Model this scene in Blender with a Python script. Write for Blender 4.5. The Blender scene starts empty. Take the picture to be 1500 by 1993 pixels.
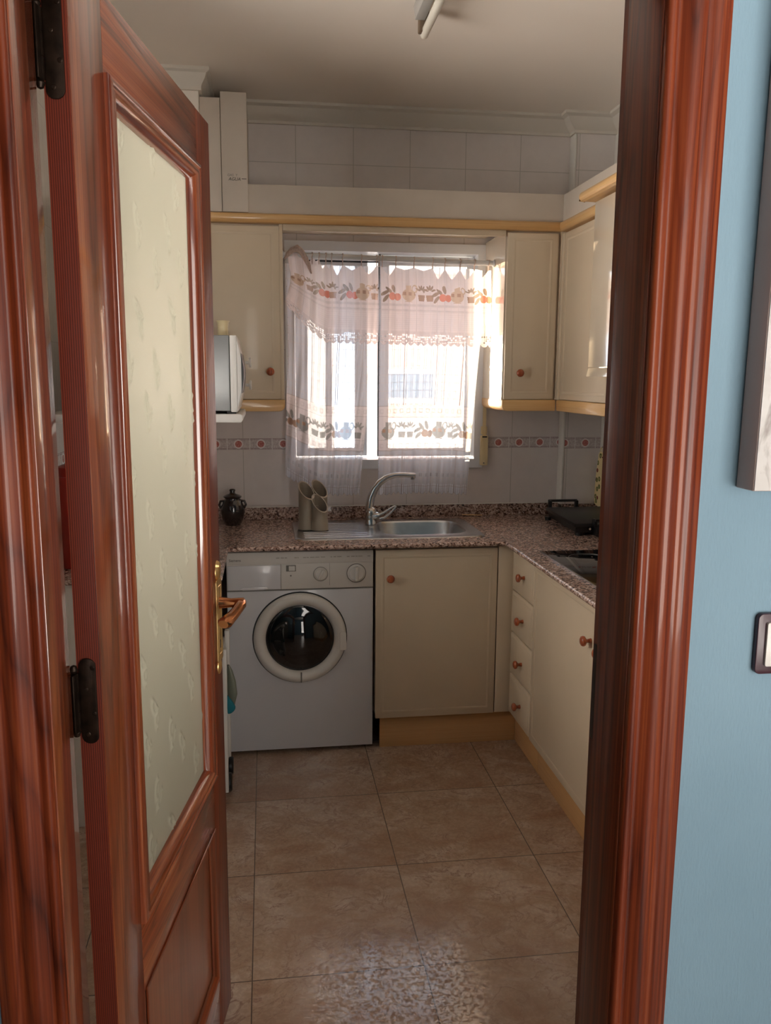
import bpy, bmesh, math, random
import numpy as np
from mathutils import Vector, Matrix
C = bpy.context.scene.collection
PI = math.pi
random.seed(4)

# ------------------------------------------------------------------ camera
CAM_H = 1.53
F_PX, PITCH, YAW, ROLL = 1578.69, 0.158673, 0.129478, 0.003926
cam_d = bpy.data.cameras.new('camera'); cam = bpy.data.objects.new('camera', cam_d); C.objects.link(cam)
cp, sp, cy, sy, cr, sr = math.cos(PITCH), math.sin(PITCH), math.cos(YAW), math.sin(YAW), math.cos(ROLL), math.sin(ROLL)
fw = Vector((sy*cp, cy*cp, -sp)); rt = Vector((cy, -sy, 0)); up = rt.cross(fw)
r2 = cr*rt + sr*up; u2 = -sr*rt + cr*up
cam.matrix_world = Matrix(((r2.x, u2.x, -fw.x, 0), (r2.y, u2.y, -fw.y, 0), (r2.z, u2.z, -fw.z, CAM_H), (0, 0, 0, 1)))
cam_d.sensor_fit = 'HORIZONTAL'; cam_d.sensor_width = 36.0; cam_d.lens = 36.0*F_PX/1500.0
cam_d.shift_x = 27.02/1500; cam_d.shift_y = -11.49/1500
cam_d.clip_start = 0.02
bpy.context.scene.camera = cam

# ------------------------------------------------------------------ world, sun, exposure
vs = bpy.context.scene.view_settings
bpy.context.scene.display_settings.display_device = 'sRGB'
vs.view_transform = 'Standard'; vs.look = 'None'; vs.gamma = 1.0; vs.use_curve_mapping = False
vs.exposure = 1.22
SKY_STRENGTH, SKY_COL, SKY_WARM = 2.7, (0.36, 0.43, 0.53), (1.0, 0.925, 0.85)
LOW_SKY_GAIN = 3.0
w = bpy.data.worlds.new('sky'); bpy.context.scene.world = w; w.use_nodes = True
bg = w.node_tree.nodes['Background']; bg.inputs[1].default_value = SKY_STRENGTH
# sky tint changes with compass direction: cool ahead, warm fill added behind and beside
_tc = w.node_tree.nodes.new('ShaderNodeTexCoord'); _sx = w.node_tree.nodes.new('ShaderNodeSeparateXYZ'); _mr = w.node_tree.nodes.new('ShaderNodeMapRange'); _mx = w.node_tree.nodes.new('ShaderNodeMix')
_mx.data_type = 'RGBA'; _mr.inputs['From Min'].default_value = 0.1; _mr.inputs['From Max'].default_value = 0.6
w.node_tree.links.new(_tc.outputs['Generated'], _sx.inputs[0]); w.node_tree.links.new(_sx.outputs[1], _mr.inputs[0]); w.node_tree.links.new(_mr.outputs[0], _mx.inputs[0])
# extra sky light added below the horizon to brighten the ceilings
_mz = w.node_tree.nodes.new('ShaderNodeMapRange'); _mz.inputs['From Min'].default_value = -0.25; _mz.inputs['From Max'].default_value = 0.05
_mz.inputs['To Min'].default_value = SKY_STRENGTH*LOW_SKY_GAIN; _mz.inputs['To Max'].default_value = SKY_STRENGTH
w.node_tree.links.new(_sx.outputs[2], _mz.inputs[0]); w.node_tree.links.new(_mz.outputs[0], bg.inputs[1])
_mx.inputs[6].default_value = (*SKY_WARM, 1); _mx.inputs[7].default_value = (*SKY_COL, 1); w.node_tree.links.new(_mx.outputs[2], bg.inputs[0])
SUN_DIR = Vector((0.34, -1.0, -0.012))
sun_d = bpy.data.lights.new('low_evening_sun', 'SUN'); sun_d.energy = 9.0; sun_d.color = (1.0, 0.80, 0.55); sun_d.angle = math.radians(0.6)
sun = bpy.data.objects.new('low_evening_sun', sun_d); C.objects.link(sun)
sun.location = (-1.5, 8, 3); sun.rotation_euler = SUN_DIR.to_track_quat('-Z', 'Y').to_euler()
def portal(name, loc, direction, sx, sz):
    d = bpy.data.lights.new(name, 'AREA'); d.shape = 'RECTANGLE'; d.size = sx; d.size_y = sz; d.cycles.is_portal = True
    o = bpy.data.objects.new(name, d); C.objects.link(o); o.location = loc
    o.rotation_euler = Vector(direction).to_track_quat('-Z', 'Y').to_euler()
portal('kitchen_window_portal', (0.55, 3.93, 1.61), (0, -1, 0), 0.98, 1.05)
portal('added_window_hall_portal', (1.45, -1.64, 1.35), (0, 1, 0), 1.9, 2.1)
portal('added_window_left_portal', (-0.84, 1.90, 1.65), (1, 0, 0), 1.2, 1.4)

# ------------------------------------------------------------------ helpers
def s2l(c):
    return tuple(((v/255)/12.92 if v/255 <= 0.04045 else ((v/255+0.055)/1.055)**2.4) for v in c)
def tag(o, label=None, cat=None, group=None, kind=None):
    if label: o['label'] = label
    if cat: o['category'] = cat
    if group: o['group'] = group
    if kind: o['kind'] = kind
    return o
def empty(name, loc=(0, 0, 0), rz=0.0):
    o = bpy.data.objects.new(name, None); C.objects.link(o); o.location = loc; o.rotation_euler = (0, 0, rz); o.empty_display_size = 0.05
    return o
def link_mesh(name, me, mat, parent=None, smooth=35, world=True):
    if mat is not None: me.materials.append(mat)
    if smooth:
        me.shade_smooth(); me.set_sharp_from_angle(angle=math.radians(smooth))
    o = bpy.data.objects.new(name, me); C.objects.link(o)
    if parent is not None:
        o.parent = parent
    return o
class MB:
    """collects shapes in one bmesh; coordinates are world unless the thing is built about its own origin"""
    def __init__(s, org=(0, 0, 0)): s.bm = bmesh.new(); s.org = Vector(org)
    def box(s, x0, x1, y0, y1, z0, z1, bev=0.0, seg=2, rot=None, edges=None):
        t = bmesh.new(); bmesh.ops.create_cube(t, size=1)
        for v in t.verts:
            v.co = Vector(((x0+x1)/2+v.co.x*(x1-x0), (y0+y1)/2+v.co.y*(y1-y0), (z0+z1)/2+v.co.z*(z1-z0)))
        if bev > 0:
            es = t.edges[:] if edges is None else [e for e in t.edges if edges(e)]
            bmesh.ops.bevel(t, geom=es, offset=bev, segments=seg, profile=0.5, affect='EDGES', clamp_overlap=True)
        if rot is not None:
            c = Vector(((x0+x1)/2, (y0+y1)/2, (z0+z1)/2))
            for v in t.verts: v.co = c + rot @ (v.co-c)
        s.merge(t); return s
    def merge(s, t):
        me = bpy.data.meshes.new('t'); t.to_mesh(me); t.free(); s.bm.from_mesh(me); bpy.data.meshes.remove(me)
    def lathe(s, prof, center=(0, 0, 0), axis=(0, 0, 1), n=40, scale=(1, 1)):
        t = bmesh.new(); q = Vector((0, 0, 1)).rotation_difference(Vector(axis).normalized()); rings = []
        for r, h in prof:
            if r < 1e-6: rings.append([t.verts.new(Vector(center)+q @ Vector((0, 0, h)))])
            else: rings.append([t.verts.new(Vector(center)+q @ Vector((r*scale[0]*math.cos(2*PI*k/n), r*scale[1]*math.sin(2*PI*k/n), h))) for k in range(n)])
        for a, b in zip(rings[:-1], rings[1:]):
            for k in range(n):
                k2 = (k+1) % n
                if len(a) == 1 and len(b) == 1: continue
                if len(a) == 1: t.faces.new((a[0], b[k], b[k2]))
                elif len(b) == 1: t.faces.new((a[k], b[0], a[k2]))
                else: t.faces.new((a[k], b[k], b[k2], a[k2]))
        bmesh.ops.recalc_face_normals(t, faces=t.faces[:]); s.merge(t); return s
    def tube(s, pts, rad, n=12, caps=True, flat=1.0):
        pts = [Vector(p) for p in pts]
        if not hasattr(rad, '__len__'): rad = [rad]*len(pts)
        t = bmesh.new(); rings = []; prev = None
        for i, p in enumerate(pts):
            d = (pts[min(i+1, len(pts)-1)]-pts[max(i-1, 0)]).normalized()
            if prev is None:
                a = d.orthogonal().normalized() if abs(d.z) > 0.9 else Vector((0, 0, 1)).cross(d).normalized()
            else: a = (prev-d*prev.dot(d)).normalized()
            prev = a; b = d.cross(a)
            rings.append([t.verts.new(p+(a*math.cos(2*PI*k/n)+b*math.sin(2*PI*k/n)*flat)*rad[i]) for k in range(n)])
        for a, b in zip(rings[:-1], rings[1:]):
            for k in range(n): t.faces.new((a[k], a[(k+1) % n], b[(k+1) % n], b[k]))
        if caps: t.faces.new(rings[0][::-1]); t.faces.new(rings[-1])
        bmesh.ops.recalc_face_normals(t, faces=t.faces[:]); s.merge(t); return s
    def prism(s, poly, axis, a, b, bev=0.0, seg=2):
        """poly: 2D points; axis x -> (y,z), y -> (x,z), z -> (x,y); extruded from a to b"""
        t = bmesh.new()
        def P(p, h): return {'x': (h, p[0], p[1]), 'y': (p[0], h, p[1]), 'z': (p[0], p[1], h)}[axis]
        A = [t.verts.new(P(p, a)) for p in poly]; B = [t.verts.new(P(p, b)) for p in poly]; n = len(poly)
        t.faces.new(A); t.faces.new(B[::-1])
        for k in range(n): t.faces.new((A[k], B[k], B[(k+1) % n], A[(k+1) % n]))
        bmesh.ops.recalc_face_normals(t, faces=t.faces[:])
        if bev > 0: bmesh.ops.bevel(t, geom=t.edges[:], offset=bev, segments=seg, profile=0.5, affect='EDGES', clamp_overlap=True)
        s.merge(t); return s
    def frame(s, u0, u1, z0, z1, prof, to3):
        """mitred moulding: prof = [(inward offset, height)], to3(u, z, h) -> xyz"""
        t = bmesh.new(); rings = []
        for o, h in prof:
            rings.append([t.verts.new(to3(u, z, h)) for u, z in ((u0+o, z0+o), (u1-o, z0+o), (u1-o, z1-o), (u0+o, z1-o))])
        for a, b in zip(rings[:-1], rings[1:]):
            for k in range(4): t.faces.new((a[k], a[(k+1) % 4], b[(k+1) % 4], b[k])).material_index = k % 2
        bmesh.ops.recalc_face_normals(t, faces=t.faces[:]); s.merge(t); return s
    def build(s, name, mat, parent=None, smooth=35, local=False):
        me = bpy.data.meshes.new(name)
        off = parent_world(parent) if (parent is not None and not local) else Vector((0, 0, 0))
        for v in s.bm.verts: v.co -= off
        s.bm.to_mesh(me); s.bm.free()
        return link_mesh(name, me, mat, parent, smooth)
def parent_world(p):
    v = Vector((0, 0, 0))
    while p is not None: v += p.location; p = p.parent
    return v
def B(*a, **k): return MB().box(*a, **k)
def struct(name, mb, mat, parent=None, smooth=35):
    o = mb.build(name, mat, parent, smooth)
    if parent is None: o['kind'] = 'structure'
    return o
def rrect(x0, x1, z0, z1, r, n=6):
    p = []
    for cx_, cz_, a0 in ((x1-r, z1-r, 0), (x0+r, z1-r, 90), (x0+r, z0+r, 180), (x1-r, z0+r, 270)):
        for k in range(n+1):
            a = math.radians(a0+90*k/n); p.append((cx_+r*math.cos(a), cz_+r*math.sin(a)))
    return p
def text_mesh(body, size, loc, rot, mat, name, parent, extrude=0.0004, align='LEFT', space=1.0, shear=0):
    cu = bpy.data.curves.new('t', 'FONT'); cu.body = body; cu.size = size; cu.extrude = extrude; cu.align_x = align; cu.space_character = space; cu.shear = shear
    o = bpy.data.objects.new('t', cu); C.objects.link(o); bpy.context.view_layer.update()
    me = bpy.data.meshes.new_from_object(o.evaluated_get(bpy.context.evaluated_depsgraph_get()))
    bpy.data.objects.remove(o)
    M = Matrix.Translation(Vector(loc)) @ rot.to_matrix().to_4x4()
    me.transform(M)
    if parent is not None: me.transform(Matrix.Translation(-parent_world(parent)))
    return link_mesh(name, me, mat, parent, 0)

# ------------------------------------------------------------------ materials
class NT:
    def __init__(s, name):
        s.m = bpy.data.materials.new(name); s.m.use_nodes = True; s.nt = s.m.node_tree
        s.b = s.nt.nodes['Principled BSDF']; s.out = s.nt.nodes['Material Output']
    def n(s, t, **k):
        x = s.nt.nodes.new(t)
        for a, v in k.items(): setattr(x, a, v)
        return x
    def l(s, a, b): s.nt.links.new(a, b)
    def math(s, op, a, b=None, c=None, clamp=False):
        x = s.n('ShaderNodeMath', operation=op); x.use_clamp = clamp
        for i, v in enumerate((a, b, c)):
            if v is None: continue
            if isinstance(v, (int, float)): x.inputs[i].default_value = v
            else: s.l(v, x.inputs[i])
        return x.outputs[0]
    def coord(s, scale=(1, 1, 1), loc=(0, 0, 0), kind='Object'):
        t = s.n('ShaderNodeTexCoord'); m = s.n('ShaderNodeMapping'); m.inputs['Scale'].default_value = scale; m.inputs['Location'].default_value = loc
        s.l(t.outputs[kind], m.inputs[0]); return m.outputs[0]
    def xyz(s):
        t = s.n('ShaderNodeTexCoord'); x = s.n('ShaderNodeSeparateXYZ'); s.l(t.outputs['Object'], x.inputs[0]); return x.outputs
    def noise(s, vec, scale=5, detail=3, rough=0.5, dist=0.0):
        x = s.n('ShaderNodeTexNoise'); x.inputs['Scale'].default_value = scale; x.inputs['Detail'].default_value = detail
        x.inputs['Roughness'].default_value = rough; x.inputs['Distortion'].default_value = dist; s.l(vec, x.inputs['Vector']); return x.outputs['Fac']
    def ramp(s, fac, stops, interp='LINEAR'):
        r = s.n('ShaderNodeValToRGB'); r.color_ramp.interpolation = interp
        e = r.color_ramp.elements
        while len(e) < len(stops): e.new(0.5)
        for i, (p, c) in enumerate(stops): e[i].position = p; e[i].color = (*c, 1) if len(c) == 3 else c
        s.l(fac, r.inputs[0]); return r.outputs[0]
    def mix(s, fac, a, b, mode='MIX'):
        x = s.n('ShaderNodeMix', data_type='RGBA', blend_type=mode)
        if isinstance(fac, (int, float)): x.inputs[0].default_value = fac
        else: s.l(fac, x.inputs[0])
        for i, v in ((6, a), (7, b)):
            if isinstance(v, tuple): x.inputs[i].default_value = (*v[:3], 1)
            else: s.l(v, x.inputs[i])
        return x.outputs[2]
    def bump(s, h, strength=0.2, dist=0.002):
        x = s.n('ShaderNodeBump'); x.inputs['Strength'].default_value = strength; x.inputs['Distance'].default_value = dist
        s.l(h, x.inputs['Height']); s.l(x.outputs[0], s.b.inputs['Normal']); return x
    def set(s, **k):
        for a, v in k.items():
            i = s.b.inputs[a.replace('_', ' ')]
            if isinstance(v, tuple): i.default_value = (*v[:3], 1)
            elif isinstance(v, (int, float)): i.default_value = v
            else: s.l(v, i)
        return s
def plain(name, col, rough=0.5, metal=0.0, coat=0.0, var=0.04, vscale=8, bump=0.0, bscale=200, spec=0.5, **kw):
    t = NT(name); c = s2l(col); v = t.noise(t.coord(), vscale, 3)
    dk = tuple(x*(1-var*2) for x in c); lt = tuple(min(1, x*(1+var)) for x in c)
    t.set(Base_Color=t.ramp(v, [(0.3, dk), (0.7, lt)]), Roughness=rough, Metallic=metal, Coat_Weight=coat, Specular_IOR_Level=spec)
    if bump: t.bump(t.noise(t.coord(), bscale, 3), bump, 0.001)
    for a, b in kw.items(): t.set(**{a: b})
    return t.m
def wood(name, axis, dark, mid, light, rough=0.3, coat=0.7, freq=9.0, across=7.0, along=0.35, seed=0.0, streak=0.35, lines=0.28, spec=0.4):
    t = NT(name); sc = [across]*3; sc['xyz'.index(axis)] = along
    v = t.noise(t.coord(tuple(sc), (seed, seed*1.7, seed*0.6)), 1.0, 1.0, 0.35, 0.0)
    band = t.math('MULTIPLY_ADD', t.math('SINE', t.math('MULTIPLY', v, freq*2*PI)), 0.5, 0.5)
    ring = t.math('POWER', t.math('MULTIPLY', t.math('PINGPONG', t.math('MULTIPLY', v, freq*2.3), 0.5), 2.0), 3.5)
    sc2 = [190.0]*3; sc2['xyz'.index(axis)] = 1.6
    st = t.noise(t.coord(tuple(sc2), (seed, 0, 0)), 1.0, 3.0, 0.7)
    sc3 = [3.0]*3; sc3['xyz'.index(axis)] = 0.5
    big = t.noise(t.coord(tuple(sc3), (seed, seed, 0)), 1.0, 1.0)
    m = t.math('ADD', t.math('MULTIPLY', band, 0.24), t.math('MULTIPLY', st, streak))
    m = t.math('ADD', m, t.math('MULTIPLY_ADD', big, 0.30, -0.05))
    m = t.math('SUBTRACT', m, t.math('MULTIPLY', ring, lines))
    m = t.math('ADD', m, t.math('MULTIPLY_ADD', st, 0.9, -0.45+0.07))
    t.set(Base_Color=t.ramp(m, [(0.02, s2l(dark)), (0.46, s2l(mid)), (0.95, s2l(light))]), Roughness=rough, Coat_Weight=coat, Coat_Roughness=0.08, Coat_IOR=1.5 if coat < 0.9 else 1.65, Specular_IOR_Level=spec)
    t.bump(st, 0.025, 0.0004)
    return t.m
M = {}
D, MI, L_ = (78, 28, 13), (124, 55, 26), (168, 96, 50)
M['pine_z'] = wood('varnished_pine_upright', 'z', D, MI, L_, coat=1.0, freq=12)
M['pine_z2'] = wood('varnished_pine_jamb', 'z', (66, 22, 10), (108, 44, 20), (144, 72, 36), seed=5.3, freq=15, coat=0.2, rough=0.42, spec=0.25)
def m_edge():
    t = NT('pine_hanging_edge'); X = t.xyz(); n = t.noise(t.coord((30, 30, 1.2)), 1.0, 2.0)
    sn = t.math('MULTIPLY_ADD', t.math('SINE', t.math('ADD', t.math('MULTIPLY', X[1], 2*PI/0.0031), t.math('MULTIPLY', n, 7.0))), 0.5, 0.5)
    t.set(Base_Color=t.ramp(t.math('ADD', t.math('MULTIPLY', sn, 0.7), t.math('MULTIPLY', n, 0.4)), [(0.15, s2l((66, 20, 12))), (0.9, s2l((112, 46, 28)))]), Roughness=0.45); return t.m
M['pine_h'] = wood('varnished_pine_rail', 'x', D, (136, 60, 27), L_, seed=2.1, coat=1.0, freq=12)
M['pine_edge'] = m_edge()
M['pine_panel'] = wood('pine_door_panel', 'z', (96, 40, 20), (128, 62, 34), (158, 88, 52), seed=3.7, freq=5)
M['beech'] = wood('honey_beech', 'x', (206, 158, 100), (222, 178, 120), (232, 192, 138), rough=0.35, coat=0.3, freq=3, lines=0.08)
M['beech_y'] = wood('honey_beech_side', 'y', (206, 158, 100), (222, 178, 120), (232, 192, 138), rough=0.35, coat=0.3, freq=3, lines=0.08)
M['plinth'] = wood('plinth_oak', 'x', (196, 150, 100), (210, 164, 112), (218, 176, 126), rough=0.5, coat=0.0, freq=2, lines=0.08)
M['plinth_y'] = wood('plinth_oak_side', 'y', (196, 150, 100), (210, 164, 112), (218, 176, 126), rough=0.5, coat=0.0, freq=2, lines=0.08)
M['laminate'] = plain('cream_laminate', (212, 194, 168), 0.42, coat=0.10, var=0.012)
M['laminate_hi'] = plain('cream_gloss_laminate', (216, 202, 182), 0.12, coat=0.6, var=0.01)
M['boxing'] = plain('painted_boxing', (202, 190, 176), 0.6, var=0.03)
M['white_enamel'] = plain('white_enamel', (208, 208, 212), 0.25, coat=0.3, var=0.01)
M['white_plastic'] = plain('off_white_plastic', (212, 208, 202), 0.35, var=0.01)
M['cream_plastic'] = plain('cream_plastic', (226, 208, 164), 0.4, var=0.02)
M['white_paint'] = plain('white_paint', (226, 222, 214), 0.5, var=0.015)
M['pvc'] = plain('white_window_frame', (225, 228, 232), 0.3, var=0.01)
M['dark_line'] = plain('dark_seal', (36, 40, 44), 0.6)
M['grey_line'] = plain('grey_print', (120, 118, 112), 0.6)
M['black'] = plain('black_plastic', (18, 18, 19), 0.35)
M['black_matt'] = plain('black_nonstick', (26, 26, 26), 0.42)
M['ink'] = plain('black_ink', (40, 36, 34), 0.7)
M['knob'] = wood('turned_wood_knob', 'z', (120, 50, 24), (168, 84, 48), (196, 112, 70), rough=0.3, coat=0.6, seed=1.0, across=40)
M['bronze'] = plain('aged_bronze', (50, 38, 30), 0.42, metal=0.8, var=0.3, vscale=60)
M['brass'] = plain('polished_brass', (228, 192, 132), 0.34, metal=0.95, var=0.1, vscale=30)
M['copper'] = plain('rose_brass_lever', (206, 140, 96), 0.14, metal=1.0, var=0.06)
M['chrome'] = plain('chrome', (212, 210, 208), 0.10, metal=1.0, var=0.02)
M['steel'] = plain('brushed_steel', (212, 216, 220), 0.27, metal=1.0, var=0.05, vscale=40)
M['taupe'] = plain('taupe_plastic', (158, 146, 130), 0.4, metal=0.25, var=0.03)
M['door_glass_dark'] = plain('porthole_glass', (14, 16, 18), 0.06, coat=0.8)
M['hob_glass'] = plain('black_hob_glass', (12, 12, 13), 0.05, coat=1.0)
M['hob_print'] = plain('hob_print', (110, 108, 104), 0.3)
M['glaze'] = plain('dark_brown_glaze', (34, 24, 22), 0.12, coat=0.8, var=0.3, vscale=30)
M['teal'] = plain('teal_cloth', (20, 110, 124), 0.85, bump=0.4, bscale=300)
M['red'] = plain('red_enamel', (150, 28, 20), 0.3, coat=0.4)
M['maroon'] = plain('maroon_plastic', (52, 14, 30), 0.3)
M['silver_grey'] = plain('silver_grey_casing', (150, 152, 152), 0.35, metal=0.3, var=0.05)
M['tube_lamp'] = plain('unlit_white_tube', (216, 210, 196), 0.25)
M['lamp_body'] = plain('grey_lamp_batten', (176, 172, 166), 0.5)
M['mauve_side'] = plain('taupe_canvas_edge', (196, 176, 168), 0.6, var=0.03)
M['brown'] = plain('brown_lamp_holder', (110, 92, 74), 0.5)
M['bag'] = plain('thin_plastic_bag', (138, 146, 130), 0.3, var=0.1, Transmission_Weight=0.35)
# sink drainer grooves follow the metal; wipe marks
def m_granite():
    t = NT('brown_granite'); v = t.n('ShaderNodeTexVoronoi'); v.inputs['Scale'].default_value = 165; t.l(t.coord(), v.inputs['Vector'])
    sep = t.n('ShaderNodeSeparateColor'); t.l(v.outputs['Color'], sep.inputs[0])
    n = t.noise(t.coord(), 55, 4, 0.65)
    f = t.math('ADD', t.math('MULTIPLY', sep.outputs[0], 0.55), t.math('MULTIPLY', n, 0.75))
    col = t.ramp(f, [(0.28, s2l((38, 28, 26))), (0.44, s2l((92, 66, 56))), (0.60, s2l((154, 124, 110))), (0.78, s2l((194, 166, 152))), (0.95, s2l((214, 194, 182)))])
    t.set(Base_Color=col, Roughness=0.24, Coat_Weight=0.3); return t.m
M['granite'] = m_granite()
def m_walltile(name, axis, x0, pitch, base, circ0, border=True, zl=1.247, zp=0.40):
    t = NT(name); X = t.xyz(); h = X[0] if axis == 'x' else X[1]; z = X[2]
    u = t.math('PINGPONG', t.math('DIVIDE', t.math('SUBTRACT', h, x0), pitch), 0.5)
    gv = t.math('LESS_THAN', u, 0.0016/pitch)
    above = t.math('GREATER_THAN', z, zl)
    wv = t.math('PINGPONG', t.math('DIVIDE', t.math('SUBTRACT', z, zl), zp), 0.5)
    gh = t.math('MULTIPLY', t.math('LESS_THAN', wv, 0.0014/zp), above)
    g = t.math('MAXIMUM', gv, gh)
    n = t.noise(t.coord(), 14, 4, 0.6); b = s2l(base)
    col = t.ramp(n, [(0.3, tuple(x*0.94 for x in b)), (0.7, b)])
    col = t.mix(g, col, s2l((188, 182, 174)))
    if border:
        inb = t.math('LESS_THAN', t.math('ABSOLUTE', t.math('SUBTRACT', z, 1.2225)), 0.0255)
        bn = t.noise(t.coord((1, 1, 1)), 130, 3)
        bc = t.ramp(bn, [(0.35, s2l((186, 172, 170))), (0.65, s2l((216, 206, 202)))])
        dz = t.math('ABSOLUTE', t.math('SUBTRACT', z, 1.2225))
        ln = t.math('MULTIPLY', t.math('GREATER_THAN', dz, 0.0185), t.math('LESS_THAN', dz, 0.0205))
        ln2 = t.math('GREATER_THAN', dz, 0.0238)
        bc = t.mix(t.math('MAXIMUM', ln, ln2), bc, s2l((150, 128, 126)))
        cu = t.math('MULTIPLY', t.math('PINGPONG', t.math('DIVIDE', t.math('SUBTRACT', h, circ0), 0.1015), 0.5), 0.1015)
        tickb = t.math('GREATER_THAN', cu, 0.0492)
        bc = t.mix(tickb, bc, s2l((232, 228, 224)))
        r = t.math('SQRT', t.math('ADD', t.math('POWER', cu, 2.0), t.math('POWER', dz, 2.0)))
        bc = t.mix(t.math('LESS_THAN', r, 0.0205), bc, s2l((234, 226, 222)))
        rn = t.noise(t.coord(), 240, 2)
        bc = t.mix(t.math('LESS_THAN', r, 0.0150), bc, t.ramp(rn, [(0.35, s2l((170, 84, 78))), (0.65, s2l((206, 140, 128)))]))
        col = t.mix(inb, col, bc)
    t.set(Base_Color=col, Roughness=0.16, Coat_Weight=0.25)
    t.bump(t.math('MULTIPLY', g, -1.0), 0.5, 0.001); return t.m
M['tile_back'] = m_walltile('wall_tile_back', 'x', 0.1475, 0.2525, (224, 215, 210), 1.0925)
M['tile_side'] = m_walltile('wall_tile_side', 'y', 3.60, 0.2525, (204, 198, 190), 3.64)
def m_floor():
    t = NT('beige_veined_floor_tile'); X = t.xyz()
    s_ = 0.4477
    ux = t.math('DIVIDE', t.math('SUBTRACT', X[0], -0.0583), s_); uy = t.math('DIVIDE', t.math('SUBTRACT', X[1], 2.7769), s_)
    g = t.math('MAXIMUM', t.math('LESS_THAN', t.math('PINGPONG', ux, 0.5), 0.0016/s_), t.math('LESS_THAN', t.math('PINGPONG', uy, 0.5), 0.0016/s_))
    # every tile prints the same marbling shifted by its own offset
    cell = t.n('ShaderNodeCombineXYZ'); t.l(t.math('FLOOR', ux), cell.inputs[0]); t.l(t.math('FLOOR', uy), cell.inputs[1])
    wn = t.n('ShaderNodeTexWhiteNoise'); t.l(cell.outputs[0], wn.inputs['Vector'])
    add = t.n('ShaderNodeVectorMath', operation='MULTIPLY_ADD'); t.l(wn.outputs['Color'], add.inputs[0]); add.inputs[1].default_value = (3, 3, 3); t.l(t.coord((1, 1.25, 1)), add.inputs[2])
    vec = add.outputs[0]
    n1 = t.noise(vec, 6, 5, 0.6, 0.6); n2 = t.noise(vec, 7, 6, 0.62, 1.4); n3 = t.noise(vec, 34, 5, 0.6); n4 = t.noise(vec, 13, 4, 0.6, 1.0)
    col = t.ramp(n1, [(0.30, s2l((152, 116, 92))), (0.5, s2l((172, 146, 124))), (0.70, s2l((190, 170, 154)))])
    col = t.mix(t.math('MULTIPLY', t.math('GREATER_THAN', n3, 0.5), 0.10), col, s2l((150, 110, 88)))
    vein = t.math('SUBTRACT', 1.0, t.math('MULTIPLY', t.math('ABSOLUTE', t.math('SUBTRACT', n2, 0.5)), 42.0), clamp=True)
    vmask = t.math('MULTIPLY', vein, t.math('MULTIPLY_ADD', n1, 2.6, -0.75, clamp=True))
    col = t.mix(t.math('MULTIPLY', vmask, 0.80), col, s2l((112, 70, 60)))
    blot = t.math('MULTIPLY_ADD', n4, 6.0, -3.75, clamp=True)
    col = t.mix(t.math('MULTIPLY', blot, 0.60), col, s2l((134, 88, 80)))
    col = t.mix(g, col, s2l((84, 66, 54)))
    # relief: glossy islands on a satin ground
    rl = t.noise(t.coord(), 85, 2, 0.5, 0.8)
    isl = t.math('MULTIPLY_ADD', rl, 14.0, -6.8, clamp=True)
    t.set(Base_Color=col, Roughness=0.42, Specular_IOR_Level=0.5, Coat_Weight=t.math('MULTIPLY_ADD', isl, -0.92, 1.0), Coat_Roughness=0.13, Coat_IOR=1.75)
    h = t.math('ADD', t.math('MULTIPLY', isl, -0.10), t.math('MULTIPLY', g, -1.0))
    t.bump(h, 0.05, 0.0012); return t.m
M['floor'] = m_floor()
def m_bluewall():
    t = NT('pale_blue_painted_wall'); n = t.noise(t.coord(), 3, 3)
    t.set(Base_Color=t.ramp(n, [(0.3, s2l((114, 143, 160))), (0.7, s2l((122, 151, 168)))]), Roughness=0.7)
    t.bump(t.noise(t.coord((260, 260, 70)), 1.0, 3), 0.55, 0.0016); return t.m
M['bluewall'] = m_bluewall()
M['ceiling'] = plain('white_ceiling_paint', (240, 230, 218), 0.8, var=0.01, vscale=2)
M['cornice'] = plain('plaster_cornice', (216, 208, 196), 0.7, var=0.01)
M['hallfloor'] = M['floor']
def m_glass():
    t = NT('window_glass'); tr = t.n('ShaderNodeBsdfTransparent'); gl = t.n('ShaderNodeBsdfGlossy'); gl.inputs['Roughness'].default_value = 0.02
    fr = t.n('ShaderNodeFresnel'); fr.inputs[0].default_value = 1.45; mx = t.n('ShaderNodeMixShader')
    t.l(t.math('MULTIPLY', fr.outputs[0], 0.8), mx.inputs[0]); t.l(tr.outputs[0], mx.inputs[1]); t.l(gl.outputs[0], mx.inputs[2]); t.l(mx.outputs[0], t.out.inputs[0]); return t.m
M['glass'] = m_glass()
def m_frost():
    t = NT('frosted_leaf_glass'); n = t.noise(t.coord(), 520, 2)
    t.set(Base_Color=s2l((170, 168, 150)), Roughness=0.24, Specular_IOR_Level=0.6)
    tl = t.n('ShaderNodeBsdfTranslucent'); tl.inputs[0].default_value = (*s2l((170, 166, 148)), 1); mx = t.n('ShaderNodeMixShader'); mx.inputs[0].default_value = 0.42
    b = t.bump(n, 0.25, 0.0006); t.l(b.outputs[0], tl.inputs['Normal'])
    t.l(t.b.outputs[0], mx.inputs[1]); t.l(tl.outputs[0], mx.inputs[2]); t.l(mx.outputs[0], t.out.inputs[0]); return t.m
M['frost'] = m_frost()
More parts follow.
